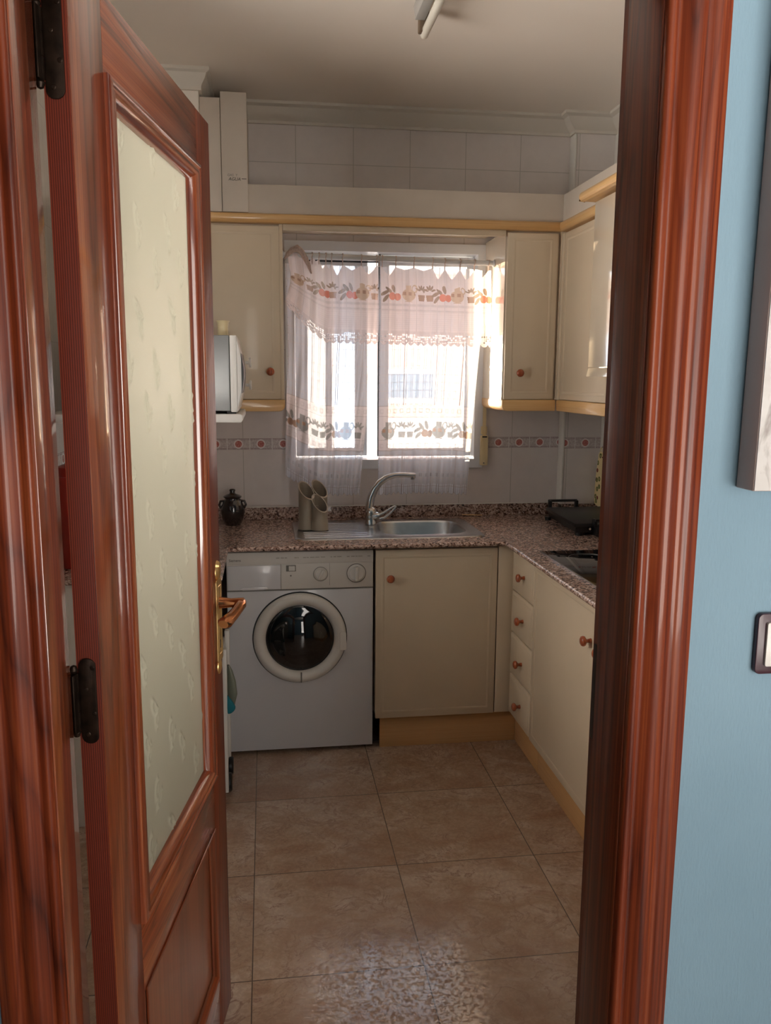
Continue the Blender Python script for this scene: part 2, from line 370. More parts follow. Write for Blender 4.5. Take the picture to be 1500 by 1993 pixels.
def m_cloth():
    t = NT('printed_sheer_curtain'); a = t.n('ShaderNodeAttribute', attribute_name='pattern')
    df = t.n('ShaderNodeBsdfDiffuse'); tl = t.n('ShaderNodeBsdfTranslucent'); tr = t.n('ShaderNodeBsdfTransparent')
    t.l(a.outputs['Color'], df.inputs[0]); t.l(a.outputs['Color'], tl.inputs[0])
    m1 = t.n('ShaderNodeMixShader'); m1.inputs[0].default_value = 0.6; t.l(df.outputs[0], m1.inputs[1]); t.l(tl.outputs[0], m1.inputs[2])
    m2 = t.n('ShaderNodeMixShader'); t.l(a.outputs['Alpha'], m2.inputs[0]); t.l(tr.outputs[0], m2.inputs[1]); t.l(m1.outputs[0], m2.inputs[2])
    t.l(m2.outputs[0], t.out.inputs[0]); t.nt.nodes.remove(t.b); return t.m
M['cloth'] = m_cloth()
def m_tape():
    t = NT('curtain_heading_fabric'); n = t.noise(t.coord(), 120, 3); c = t.ramp(n, [(0.3, s2l((214, 196, 188))), (0.7, s2l((240, 228, 224)))])
    tl = t.n('ShaderNodeBsdfTranslucent'); t.l(c, tl.inputs[0]); t.set(Base_Color=c, Roughness=0.85); mx = t.n('ShaderNodeMixShader'); mx.inputs[0].default_value = 0.5
    t.l(t.b.outputs[0], mx.inputs[1]); t.l(tl.outputs[0], mx.inputs[2]); t.l(mx.outputs[0], t.out.inputs[0]); return t.m
M['cloth_white'] = m_tape()
def m_canvas():
    t = NT('pale_picture_print'); n = t.noise(t.coord((9, 9, 3)), 2.0, 4, 0.6, 1.5); f = t.math('MULTIPLY_ADD', n, 5.0, -2.9, clamp=True)
    n2 = t.noise(t.coord((3, 1, 12)), 3.0, 3)
    c = t.mix(n2, s2l((178, 172, 168)), s2l((206, 204, 202)))
    t.set(Base_Color=t.mix(f, c, s2l((104, 90, 84))), Roughness=0.6); return t.m
M['canvas'] = m_canvas()
def m_floral():
    t = NT('yellow_floral_cloth'); v = t.n('ShaderNodeTexVoronoi'); v.inputs['Scale'].default_value = 30; t.l(t.coord(), v.inputs['Vector'])
    d = v.outputs['Distance']; sep = t.n('ShaderNodeSeparateColor'); t.l(v.outputs['Color'], sep.inputs[0])
    c = t.mix(t.math('LESS_THAN', d, 0.36), s2l((226, 206, 156)), t.ramp(sep.outputs[0], [(0.0, s2l((112, 34, 28))), (0.70, s2l((120, 44, 30))), (0.72, s2l((104, 112, 56))), (1.0, s2l((104, 112, 56)))], 'CONSTANT'))
    c = t.mix(t.math('LESS_THAN', d, 0.10), c, s2l((226, 180, 130)))
    t.set(Base_Color=c, Roughness=0.85); return t.m
M['floral'] = m_floral()
M['facade'] = plain('peach_render', (226, 196, 186), 0.9, var=0.03, vscale=1)
M['facade_white'] = plain('white_render', (232, 232, 234), 0.9, var=0.02, vscale=1)
M['shutter_blue'] = plain('blue_grey_shutter', (120, 140, 160), 0.5)

# ------------------------------------------------------------------ room shell
XL, XR, YF, YB, ZC = -0.75, 1.59, 1.14, 3.74, 2.675
struct('floor', B(-2.3, 2.6, -1.75, 3.9, -0.12, 0.0), M['floor'])
struct('ceiling', B(-2.3, 2.6, -1.75, 4.0, ZC, ZC+0.12), M['ceiling'])
WX0, WX1, WZ0, WZ1 = 0.105, 1.0, 1.117, 2.115          # window hole
mb = MB(); mb.box(XL-0.1, WX0, YB, YB+0.2, 0, ZC); mb.box(WX1, XR+0.1, YB, YB+0.2, 0, ZC); mb.box(WX0, WX1, YB, YB+0.2, 0, WZ0); mb.box(WX0, WX1, YB, YB+0.2, WZ1, ZC)
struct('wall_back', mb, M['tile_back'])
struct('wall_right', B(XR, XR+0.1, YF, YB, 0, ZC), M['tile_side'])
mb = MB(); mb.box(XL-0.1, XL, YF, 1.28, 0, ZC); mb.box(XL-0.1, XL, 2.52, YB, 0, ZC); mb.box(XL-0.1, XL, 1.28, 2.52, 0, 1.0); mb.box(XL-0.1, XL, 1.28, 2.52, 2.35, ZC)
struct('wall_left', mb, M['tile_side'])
# unseen window added in the left wall to brighten the kitchen
sw = empty('added_window_left', (XL-0.05, 1.92, 1.0)); sw['kind'] = 'structure'
mb = MB()
for y in (1.28, 1.875, 2.47): mb.box(XL-0.08, XL-0.02, y, y+0.05, 1.0, 2.35, bev=0.004)
for z in (1.0, 2.30): mb.box(XL-0.079, XL-0.021, 1.28, 2.52, z, z+0.05, bev=0.004)
mb.build('window_frame', M['pvc'], sw); B(XL-0.052, XL-0.048, 1.32, 2.48, 1.04, 2.31).build('pane', M['glass'], sw)
# projecting pier in the right corner with white edge bead
mb = B(1.392, XR, 3.68, YB, 0.93, ZC)
struct('wall_corner_pier', mb, M['tile_back'])
struct('trim_1', B(1.386, 1.396, 3.676, 3.739, 0.93, 2.60, bev=0.003), M['white_paint'])
struct('trim_2', B(1.572, 1.589, 3.62, 3.679, 0.93, 2.60, bev=0.003), M['white_paint'])
# partition between hall and kitchen
OX0, OX1, OZ = -0.292, 0.502, 2.075
mb = MB(); mb.box(-2.3, OX0, 1.0, YF, 0, ZC); mb.box(OX1, 2.6, 1.0, YF, 0, ZC); mb.box(OX0, OX1, 1.0, YF, OZ, ZC)
struct('wall_front', mb, M['bluewall'])
# hall
struct('wall_hall_left', B(-2.3, -2.2, -1.6, 1.0, 0, ZC), M['bluewall'])
struct('wall_hall_right', B(2.5, 2.6, -1.6, 1.0, 0, ZC), M['bluewall'])
mb = MB(); mb.box(-2.3, 0.5, -1.7, -1.6, 0, ZC); mb.box(2.4, 2.6, -1.7, -1.6, 0, ZC); mb.box(0.5, 2.4, -1.7, -1.6, 0, 0.3); mb.box(0.5, 2.4, -1.7, -1.6, 2.4, ZC)
struct('wall_hall_back', mb, M['bluewall'])
hw = empty('added_window_hall', (1.45, -1.65, 0.3)); hw['kind'] = 'structure'  # unseen window added behind the camera to light the rooms
mb = MB()
for x in (0.5, 1.42, 2.34): mb.box(x, x+0.06, -1.68, -1.62, 0.3, 2.4, bev=0.004)
for z in (0.3, 2.34): mb.box(0.5, 2.4, -1.679, -1.621, z, z+0.06, bev=0.004)
mb.build('window_frame', M['pvc'], hw); B(0.55, 2.35, -1.652, -1.648, 0.35, 2.35).build('pane', M['glass'], hw)

# cornices (plaster coving with step)
def cornice_x(x0, x1, y, zt=ZC, p=0.08, h=0.074, m0=0.0, m1=0.0, sgn=1):
    prof = [(0, 0), (0, -h), (-0.012, -h), (-0.012, -h+0.012), (-0.35*p, -h+0.022), (-0.6*p, -h+0.038), (-0.74*p, -h+0.056), (-p, -h+0.062), (-p, 0)]
    t = bmesh.new()
    A = [t.verts.new((x0+m0*(-a), y+a*sgn, zt+b)) for a, b in prof]; Bv = [t.verts.new((x1-m1*(-a), y+a*sgn, zt+b)) for a, b in prof]
    n = len(prof); t.faces.new(A); t.faces.new(Bv[::-1])
    for k in range(n): t.faces.new((A[k], Bv[k], Bv[(k+1) % n], A[(k+1) % n]))
    bmesh.ops.recalc_face_normals(t, faces=t.faces[:]); m = MB(); m.merge(t); return m
def cornice_y(y0, y1, x, sgn, m0=0.0, m1=0.0, **k):
    m = cornice_x(0, 1, 0, **k)
    for v in m.bm.verts:
        yy = v.co.x; off = -v.co.y; v.co = Vector((x+sgn*off, (y0+m0*off) if yy < 0.5 else (y1-m1*off), v.co.z))
    bmesh.ops.recalc_face_normals(m.bm, faces=m.bm.faces[:]); return m
struct('trim_3', cornice_x(-0.2, 1.392, YB, m1=1), M['cornice'], smooth=20)
struct('trim_4', cornice_x(1.392, XR, 3.68, m0=-1, m1=1), M['cornice'], smooth=20)
struct('trim_5', cornice_y(3.68, YB, 1.392, -1, m0=-1, m1=1), M['cornice'], smooth=20)
struct('trim_6', cornice_y(YF, 3.68, XR, -1, m1=1), M['cornice'], smooth=20)
struct('trim_7', cornice_y(YF, 3.315, XL, 1), M['cornice'], smooth=20)
# flue pier in the left corner with its own lit cornice
struct('wall_flue', B(XL, -0.235, 3.36, YB, 2.20, ZC), M['ceiling'])
struct('trim_8', cornice_x(XL, -0.235, 3.36, m1=-1, p=0.045), M['cornice'], smooth=20)
struct('trim_9', cornice_y(3.36, YB, -0.235, 1, m0=-1, p=0.045), M['cornice'], smooth=20)

# kitchen window
win = empty('window_1', ((WX0+WX1)/2, 3.80, WZ0)); win['kind'] = 'structure'
mb = MB(); mb.frame(WX0-0.012, WX1+0.012, WZ0-0.012, WZ1+0.006, [(0, -0.0), (0, 0.012), (0.012, 0.014), (0.042, 0.014), (0.042, -0.15)], lambda u, z, h: (u, YB-h, z))
mb.build('window_frame', M['pvc'], win, 30)
def sash(x0, x1, y, name, st=0.058, dark=False):
    m = MB(); m.box(x0, x0+st*0.95, y, y+0.028, 1.155, 2.075, bev=0.003); m.box(x1-st, x1, y, y+0.028, 1.155, 2.075, bev=0.003)
    m.box(x0+0.01, x1-0.01, y+0.001, y+0.027, 1.155, 1.192, bev=0.003); m.box(x0+0.01, x1-0.01, y+0.001, y+0.027, 2.032, 2.075, bev=0.003)
    o = m.build('sash', M['pvc'], win)
    B(x0+0.03, x1-0.03, y+0.012, y+0.016, 1.18, 2.04).build('pane', M['glass'], o)
    return o
s1 = sash(0.142, 0.478, 3.845, 'sash'); s2_ = sash(0.527, 0.985, 3.80, 'sash', 0.048)
B(0.5225, 0.5275, 3.798, 3.828, 1.155, 2.075).build('seal', M['dark_line'], s2_)
B(0.19, 0.53, 3.832, 3.836, 2.046, 2.053).build('seal', M['dark_line'], s1)
B(0.523, 0.530, 3.788, 3.80, 2.066, 2.100).build('seal_block', M['dark_line'], win)
B(0.282, 0.312, 3.86, 3.875, 1.155, 2.075, bev=0.003).build('shutter_guide', M['pvc'], win)
B(WX0, WX1, 3.86, 3.90, 2.06, WZ1, bev=0.002).build('shutter_slat', M['pvc'], win)
mb = B(0.11, 0.995, 3.895, 3.94, 1.09, 1.112, bev=0.003); mb.build('window_sill', M['white_paint'], win)

mb = MB(); mb.box(-9, WX0, 3.945, 4.05, -5, 9); mb.box(WX1, 9, 3.945, 4.05, -5, 9); mb.box(WX0, WX1, 3.945, 4.05, -5, WZ0-0.03); mb.box(WX0, WX1, 3.945, 4.05, WZ1, 9)
struct('wall_exterior', mb, M['facade_white'])
struct('ground_outside', B(-25, 25, 4.05, 40, -4.2, -4.0), plain('courtyard_paving', (150, 146, 140), 0.9))
# wall added left outside the window to block the sun, and the building across
nw = empty('sun_block_wall', (-0.4, 5.1, -3.0)); tag(nw, 'white rendered wall added just outside to block the sun, left half of the window', 'building')
B(-1.6, 0.415, 4.95, 5.05, -3.0, 6.0).build('sun_block_panel', M['facade_white'], nw)
nb = empty('apartment_building', (3.0, 10.0, -4.0)); tag(nb, 'pale peach and white apartment block outside, beyond the kitchen window', 'building')
B(1.27, 7.0, 10.0, 10.4, 1.03, 6.0).build('upper_wall', M['facade'], nb)
B(1.15, 7.0, 9.9, 10.42, -4.0, 1.025).build('lower_wall', M['facade_white'], nb)
for x in (1.40, 2.9, 4.4):
    f = B(x-0.05, x+0.70, 9.955, 10.02, 1.20, 1.62, bev=0.01).build('window', M['facade_white'], nb)
    B(x, x+0.65, 9.945, 9.965, 1.27, 1.56).build('shutter', M['shutter_blue'], f)
B(1.15, 7.0, 9.7, 10.0, 2.75, 2.95, bev=0.01).build('ledge', M['facade_white'], nb)

# ------------------------------------------------------------------ door frame (jambs and architraves)
ARCH = [(0.0, 0.0), (0.0, 0.008), (0.003, 0.012), (0.008, 0.013), (0.012, 0.010), (0.015, 0.0085), (0.019, 0.010), (0.026, 0.017), (0.034, 0.0205), (0.042, 0.019),
        (0.047, 0.014), (0.051, 0.012), (0.056, 0.0135), (0.063, 0.0165), (0.069, 0.0155), (0.074, 0.0115), (0.079, 0.0095), (0.0825, 0.008), (0.0825, 0.0)]
def arch_v(xin, sgn, y, ysgn, z0, z1, mat, name):
    t = bmesh.new(); n = len(ARCH)
    A = [t.verts.new((xin+sgn*a, y+ysgn*b, z0)) for a, b in ARCH]; Bv = [t.verts.new((xin+sgn*a, y+ysgn*b, z1+a)) for a, b in ARCH]
    t.faces.new(A); t.faces.new(Bv[::-1])
    for k in range(n): t.faces.new((A[k], Bv[k], Bv[(k+1) % n], A[(k+1) % n]))
    bmesh.ops.recalc_face_normals(t, faces=t.faces[:]); m = MB(); m.merge(t); return struct(name, m, mat, None, 50)
arch_v(0.482, 1, 1.0, -1, 0, 2.06, M['pine_z2'], 'trim_10')
arch_v(-0.272, -1, 1.0, -1, 0, 2.06, M['pine_z2'], 'trim_11')
arch_v(0.505, 1, YF, 1, 0, 2.07, M['pine_z2'], 'trim_12')
arch_v(-0.292, -1, YF, 1, 0, 2.07, M['pine_z2'], 'trim_13')
def arch_h(x0, x1, z, y, ysgn, name):
    t = bmesh.new(); n = len(ARCH)
    A = [t.verts.new((x0-a, y+ysgn*b, z+a)) for a, b in ARCH]; Bv = [t.verts.new((x1+a, y+ysgn*b, z+a)) for a, b in ARCH]
    for k in range(n): t.faces.new((A[k], Bv[k], Bv[(k+1) % n], A[(k+1) % n]))
    bmesh.ops.recalc_face_normals(t, faces=t.faces[:]); m = MB(); m.merge(t); return struct(name, m, M['pine_h'], None, 50)
arch_h(-0.272, 0.482, 2.06, 1.0, -1, 'trim_14'); arch_h(-0.292, 0.505, 2.07, YF, 1, 'trim_15')
mb = MB(); mb.box(0.480, OX1, 1.0, 1.100, 0, 2.056, bev=0.0015); mb.box(0.492, OX1, 1.100, YF, 0, 2.07)
struct('trim_16', mb, M['pine_z2'])
mb = MB(); mb.box(OX0, -0.270, 1.0, 1.100, 0, 2.056, bev=0.0015); mb.box(OX0, -0.283, 1.100, YF, 0, 2.07)
struct('trim_17', mb, M['pine_z'])
mb = MB(); mb.box(-0.270, 0.480, 1.0, 1.100, 2.056, OZ); mb.box(-0.283, 0.492, 1.100, YF, 2.066, OZ)
struct('trim_18', mb, M['pine_h'])
sp_ = empty('strike_plate', (0.487, 1.12, 1.05)); tag(sp_, 'dark metal strike plate on the right door jamb', 'strike plate')
B(0.489, 0.4925, 1.108, 1.132, 0.98, 1.13, bev=0.001).build('plate', M['bronze'], sp_)
B(0.482, 0.4900, 1.102, 1.104, 1.035, 1.105, bev=0.0005).build('lip', M['bronze'], sp_)

# ------------------------------------------------------------------ glazed pine door, standing open into the kitchen
DA = math.radians(90-10.2)
door = empty('door_1', (-0.234, 1.12, 0.008), DA); door['kind'] = 'structure'
W_, T_, H_ = 0.711, 0.035, 2.040
GX0, GX1, GZ0, GZ1 = 0.118, 0.600, 0.645, 1.925      # glazing moulding, outer edges
PX0, PX1, PZ0, PZ1 = 0.122, 0.628, 0.145, 0.520
def dbuild(m, name, mat, parent=door, smooth=35): return m.build(name, mat, parent, smooth, local=True)
m = MB(); m.box(0.0012, 0.116, 0, T_, 0, H_, bev=0.0025); dbuild(m, 'stile', M['pine_z'])
m = MB(); m.box(0.604, W_, 0, T_, 0, H_, bev=0.003); dbuild(m, 'stile', M['pine_z2'])
dbuild(B(-0.0004, 0.0012, 0.0012, T_-0.001, 0.0, H_), 'edge_band', M['pine_edge'])
dbuild(B(0.116, 0.604, 0.0004, T_-0.0004, 1.930, H_, bev=0.001), 'rail', M['pine_h'])
dbuild(B(0.116, 0.604, 0.0004, T_-0.0004, 0.515, 0.650, bev=0.001), 'rail', M['pine_h'])
dbuild(B(0.116, 0.604, 0.0004, T_-0.0004, 0.0, 0.150, bev=0.001), 'rail', M['pine_h'])
BOL = [(0.0, 0.0), (0.0, 0.006), (0.003, 0.0095), (0.009, 0.0105), (0.012, 0.0075), (0.014, 0.0075), (0.018, 0.0095), (0.022, 0.0085), (0.028, 0.001), (0.031, -0.004), (0.033, -0.010), (0.033, -0.014)]
BZ = lambda s: (lambda u, z, h: (u, -h, z))
def bolection(x0, x1, z0, z1, prof, name, mat):
    for side in (0, 1): 
        m = MB(); to3 = (lambda u, z, h: (u, -h, z)) if side == 0 else (lambda u, z, h: (u, T_+h, z))
        m.frame(x0, x1, z0, z1, prof, to3); o = dbuild(m, name, mat, smooth=50); o.data.materials.append(M['pine_z'])
bolection(GX0-0.004, GX1+0.004, GZ0-0.004, GZ1+0.008, BOL, 'glazing_bead', M['pine_h'])
PB = [(0.0, 0.0), (0.0, 0.002), (0.004, 0.003), (0.009, 0.0), (0.014, -0.006), (0.019, -0.0075), (0.022, -0.010)]
bolection(PX0, PX1-0.026, PZ0, PZ1, PB, 'panel_bead', M['pine_h'])
m = MB(); m.box(0.118, 0.602, 0.011, T_-0.011, 0.148, 0.517)
dbuild(m, 'lower_panel', M['pine_panel'])
# frosted glass with pressed leaf sprigs
def leaf_glass():
    nx, nz = 170, 480; x0, x1, z0, z1 = 0.128, 0.592, 0.662, 1.918
    X, Z = np.meshgrid(np.linspace(x0, x1, nx), np.linspace(z0, z1, nz)); Hh = np.zeros_like(X); rng = np.random.RandomState(3)
    cz = 1.87; k = 0
    while cz > 0.70:
        for j in range(3):
            cx_ = x0+0.07+j*0.155+(0.075 if k % 2 else 0)+rng.uniform(-0.02, 0.02); c2 = cz+rng.uniform(-0.03, 0.03)
            a0 = rng.uniform(-0.6, 0.6)
            for s_, dx, dz in ((1, 0.0, 0.012), (-1, 0.012, -0.012)):
                a = a0+s_*0.3; u = (X-cx_-dx)*math.cos(a)+(Z-c2-dz)*math.sin(a); v = -(X-cx_-dx)*math.sin(a)+(Z-c2-dz)*math.cos(a)
                r = np.sqrt((u/0.009)**2+(v/0.021)**2); Hh += 0.0024*np.exp(-((r-0.8)/0.28)**2)+0.0016*np.exp(-(u/0.0016)**2)*(r < 0.9)
        cz -= 0.083; k += 1
    verts = np.stack([X.ravel(), (0.0145-Hh).ravel(), Z.ravel()], 1)
    return verts, nx, nz
def grid_mesh(name, verts, nx, nz, cols=None):
    me = bpy.data.meshes.new(name); n = nx*nz; i = np.arange(nz-1)[:, None]*nx+np.arange(nx-1)[None, :]
    q = np.stack([i, i+1, i+nx+1, i+nx], -1).reshape(-1, 4)
    me.vertices.add(n); me.vertices.foreach_set('co', verts.astype(np.float32).ravel())
    me.loops.add(q.size); me.loops.foreach_set('vertex_index', q.astype(np.int32).ravel())
    me.polygons.add(len(q)); me.polygons.foreach_set('loop_start', (np.arange(len(q))*4).astype(np.int32))
    me.update(calc_edges=True); me.validate()
    if cols is not None:
        at = me.attributes.new('pattern', 'FLOAT_COLOR', 'POINT'); at.data.foreach_set('color', cols.astype(np.float32).ravel())
    me.polygons.foreach_set('use_smooth', np.ones(len(q), dtype=bool)); return me
v_, nx_, nz_ = leaf_glass(); me = grid_mesh('pane', v_, nx_, nz_); me.materials.append(M['frost'])
po = bpy.data.objects.new('pane', me); C.objects.link(po); po.parent = door
# hinges on the hanging edge
for z0 in (1.862, 1.008, 0.16):
    m = MB(); m.prism(rrect(0.0065, 0.0305, z0, z0+0.125, 0.011), 'x', -0.0030, -0.0004, bev=0.0006)
    h = dbuild(m, 'hinge', M['bronze'])
    m = MB()
    for a, b in ((0.0, 0.04), (0.041, 0.083), (0.084, 0.125)): m.tube([(-0.006, T_+0.001, z0+a*0.66+0.022), (-0.006, T_+0.001, z0+b*0.66+0.022)], 0.0062, 14)
    m.lathe([(0, 0.012), (0.004, 0.010), (0.006, 0.004), (0.004, 0)], (-0.006, T_+0.001, z0+0.105), n=14); m.lathe([(0, -0.012), (0.004, -0.010), (0.006, -0.004), (0.004, 0)], (-0.006, T_+0.001, z0+0.022), n=14)
    m.box(-0.020, -0.004, T_-0.004, T_-0.001, z0+0.02, z0+0.105, bev=0.001)
    dbuild(m, 'knuckle', M['bronze'], h)
    m = MB()
    for zz in (0.014, 0.045, 0.08, 0.112): m.lathe([(0, 0.0012), (0.0026, 0.0008), (0.0034, 0)], (-0.0030, 0.016+0.005*(1 if zz in (0.014, 0.08) else -1), z0+zz), (-1, 0, 0), n=12)
    dbuild(m, 'screws', M['bronze'], h)
# brass lever handle set
PXC = 0.680
def handle_set(sgn, yface):
    Y = lambda h: yface+sgn*h
    m = MB(); pl = rrect(PXC-0.024, PXC+0.024, 0.885, 1.075, 0.008)
    m.prism(pl, 'y', Y(0), Y(0.004), bev=0.0015)
    m.lathe([(0, 0.008), (0.010, 0.006), (0.017, 0.002), (0.018, 0)], (PXC, Y(0), 1.090), (0, sgn, 0), n=20)
    m.lathe([(0, 0.009), (0.008, 0.007), (0.011, 0.002), (0.012, 0)], (PXC, Y(0), 1.105), (0, sgn, 0), n=20)
    m.lathe([(0, 0.006), (0.010, 0.004), (0.017, 0.002), (0.018, 0)], (PXC, Y(0), 0.872), (0, sgn, 0), n=20)
    m.frame(PXC-0.014, PXC+0.014, 0.90, 1.06, [(0, 0.004), (0.001, 0.0052), (0.003, 0.0052), (0.004, 0.004)], lambda u, z, h: (u, Y(h), z))
    p = dbuild(m, 'handle_plate', M['brass'])
    m = MB(); m.tube([(PXC, Y(0.003), 1.020), (PXC, Y(0.012), 1.020), (PXC, Y(0.03), 1.020), (PXC, Y(0.046), 1.020), (PXC, Y(0.058), 1.019)], [0.014, 0.0125, 0.0105, 0.012, 0.0135], 18)
    m.tube([(PXC+0.012, Y(0.052), 1.020), (PXC-0.01, Y(0.053), 1.019), (PXC-0.04, Y(0.051), 1.014), (PXC-0.075, Y(0.046), 1.009), (PXC-0.105, Y(0.040), 1.006), (PXC-0.112, Y(0.038), 1.005)], [0.010, 0.0135, 0.0125, 0.0140, 0.0165, 0.012], 18, flat=0.75)
    dbuild(m, 'lever', M['copper'], p)
    m = MB(); m.box(PXC-0.003, PXC+0.003, min(Y(0.003), Y(0.0045)), max(Y(0.003), Y(0.0045)), 0.915, 0.935, bev=0.001); dbuild(m, 'keyhole', M['dark_line'], p)
handle_set(-1, 0.0); handle_set(1, T_)
m = MB(); m.box(W_-0.0005, W_+0.0012, 0.007, 0.028, 0.90, 1.10, bev=0.0005); dbuild(m, 'latch_plate', M['brass'])

# ------------------------------------------------------------------ base units
def knob(center, axis, parent, r=0.0165, name='knob'):
    m = MB(); m.lathe([(0.0, 0.0), (0.008, 0.0), (0.0075, 0.004), (0.0058, 0.010), (0.0062, 0.015), (0.010, 0.018), (r*0.92, 0.021), (r, 0.026), (r*0.9, 0.031), (r*0.55, 0.0345), (0, 0.0355)], center, axis, 24)
    return m.build(name, M['knob'], parent, 60)
def door_panel_y(x0, x1, z0, z1, y, parent, name='door', mat='laminate', raised=0.0016):
    """front facing -y with routed border"""
    m = MB(); m.box(x0, x1, y, y+0.018, z0, z1, bev=0.003)
    m.frame(x0+0.022, x1-0.022, z0+0.022, z1-0.022, [(0, -0.0002), (0.004, raised), (0.30*(x1-x0), raised)] if False else [(0, 0.0), (0.003, raised), (0.010, raised), (0.013, 0.0)], lambda u, z, h: (u, y-h+0.0003, z))
    return m.build(name, M[mat], parent)
def door_panel_x(y0, y1, z0, z1, x, parent, name='door', mat='laminate', inset=0.022, raised=0.0016):
    m = MB(); m.box(x, x+0.018, y0, y1, z0, z1, bev=0.003)
    m.frame(y0+inset, y1-inset, z0+inset, z1-inset, [(0, 0.0), (0.003, raised), (0.010, raised), (0.013, 0.0)], lambda u, z, h: (x-h+0.0003, u, z))
    return m.build(name, M[mat], parent)
# sink unit
u = empty('sink_cabinet', (0.70, 3.43, 0.0)); tag(u, 'cream base cabinet under the sink with one tall door and round wooden knob', 'cabinet')
mb = MB(); mb.box(0.428, 0.444, 3.15, 3.71, 0.145, 0.85); mb.box(0.930, 0.946, 3.15, 3.71, 0.145, 0.85); mb.box(0.444, 0.930, 3.15, 3.71, 0.145, 0.161); mb.box(0.444, 0.930, 3.70, 3.71, 0.161, 0.85)
mb.box(0.428, 0.946, 3.149, 3.165, 0.846, 0.855)
mb.build('body', M['laminate'], u)
d = door_panel_y(0.426, 0.926, 0.138, 0.846, 3.130, u); knob((0.482, 3.130, 0.733), (0, -1, 0), d)
B(0.449, 1.030, 3.157, 3.173, 0.0, 0.138, bev=0.001).build('plinth', M['plinth'], u)
# corner post
u = empty('corner_filler', (0.965, 3.14, 0.0)); tag(u, 'narrow cream filler panel in the inner corner between sink cabinet and drawers', 'filler panel')
mb = MB(); mb.box(0.930, 0.998, 3.132, 3.148, 0.140, 0.852, bev=0.001); mb.box(0.992, 1.008, 3.128, 3.150, 0.140, 0.852, bev=0.001); mb.build('panel', M['laminate'], u)
# drawer unit on the right run, fronts face -x
XF = 0.988
u = empty('drawer_cabinet', (1.28, 3.0, 0.0)); tag(u, 'narrow cream cabinet of four stacked drawers beside the inner corner', 'drawer unit')
B(XF+0.021, 1.57, 2.862, 3.128, 0.14, 0.85).build('body', M['laminate'], u)
zs = [0.846, 0.672, 0.496, 0.320, 0.145]
for k in range(4):
    z1, z0 = zs[k]-0.002, zs[k+1]+0.002
    m = MB(); m.box(XF, XF+0.019, 2.862, 3.122, z0, z1, bev=0.0065, seg=3)
    m.frame(2.862+0.014, 3.122-0.014, z0+0.014, z1-0.014, [(0, 0.0), (0.006, 0.004), (0.5*(z1-z0)-0.0145, 0.004)], lambda a, z, h: (XF-h+0.0005, a, z))
    d = m.build('drawer', M['laminate'], u); knob((XF-0.003, 2.962, (z0+z1)/2), (-1, 0, 0), d)
B(1.030, 1.046, 2.862, 3.157, 0.0, 0.140, bev=0.001).build('plinth', M['plinth_y'], u)
# hob unit
u = empty('hob_cabinet', (1.28, 2.56, 0.0)); tag(u, 'wide cream base cabinet below the hob with a single door, next to the drawers', 'cabinet')
B(XF+0.021, 1.57, 2.262, 2.858, 0.14, 0.845).build('body', M['laminate'], u)
d = door_panel_x(2.264, 2.856, 0.145, 0.846, XF, u); knob((XF, 2.309, 0.723), (-1, 0, 0), d)
B(1.030, 1.046, 2.262, 2.860, 0.0, 0.140, bev=0.001).build('plinth', M['plinth_y'], u)
u = empty('end_cabinet', (1.28, 1.95, 0.0)); tag(u, 'cream base cabinet nearest the doorway, mostly hidden by the door frame', 'cabinet')
B(XF+0.021, 1.57, 1.662, 2.258, 0.14, 0.845).build('body', M['laminate'], u)
d = door_panel_x(1.664, 2.256, 0.145, 0.846, XF, u); knob((XF, 2.212, 0.715), (-1, 0, 0), d)
B(1.030, 1.046, 1.662, 2.260, 0.0, 0.140, bev=0.001).build('plinth', M['plinth_y'], u)

# ------------------------------------------------------------------ worktop: L-shaped granite with upstand, cut out for the bowl
u = empty('granite_worktop', (0.7, 3.4, 0.857)); tag(u, 'speckled brown granite worktop running under the window and turning along the right wall', 'worktop')
SX0, SX1, SY0, SY1 = 0.470, 0.850, 3.262, 3.612
mb = MB()
ZT, ZB_ = 0.875, 0.857
for a in ((-0.158, SX0, 3.11, 3.736), (SX1, 0.953, 3.11, 3.736), (SX0, SX1, 3.11, SY0), (SX0, SX1, SY1, 3.736), (0.953, 1.586, 1.62, 3.736)):
    mb.box(*a, ZB_, ZT)
bmesh.ops.remove_doubles(mb.bm, verts=mb.bm.verts[:], dist=0.0001)
# rounded nosing strips along the visible front edges
mb.tube([(-0.158, 3.1115, 0.866), (0.953, 3.1115, 0.866)], 0.009, 12); mb.tube([(0.953, 3.115, 0.866), (0.953, 1.62, 0.866)], 0.009, 12)
mb.build('slab', M['granite'], u, 30)
mb = MB(); mb.box(-0.745, 1.392, 3.720, 3.7385, 0.8755, 0.932, bev=0.002); mb.box(1.392, 1.570, 3.660, 3.6785, 0.8755, 0.932, bev=0.002); mb.box(1.570, 1.588, 1.62, 3.6785, 0.8755, 0.932, bev=0.002)
mb.build('upstand', M['granite'], u)
B(-0.745, 1.570, 3.712, 3.7205, 0.9325, 0.936, bev=0.001).build('sealant', M['white_paint'], u)
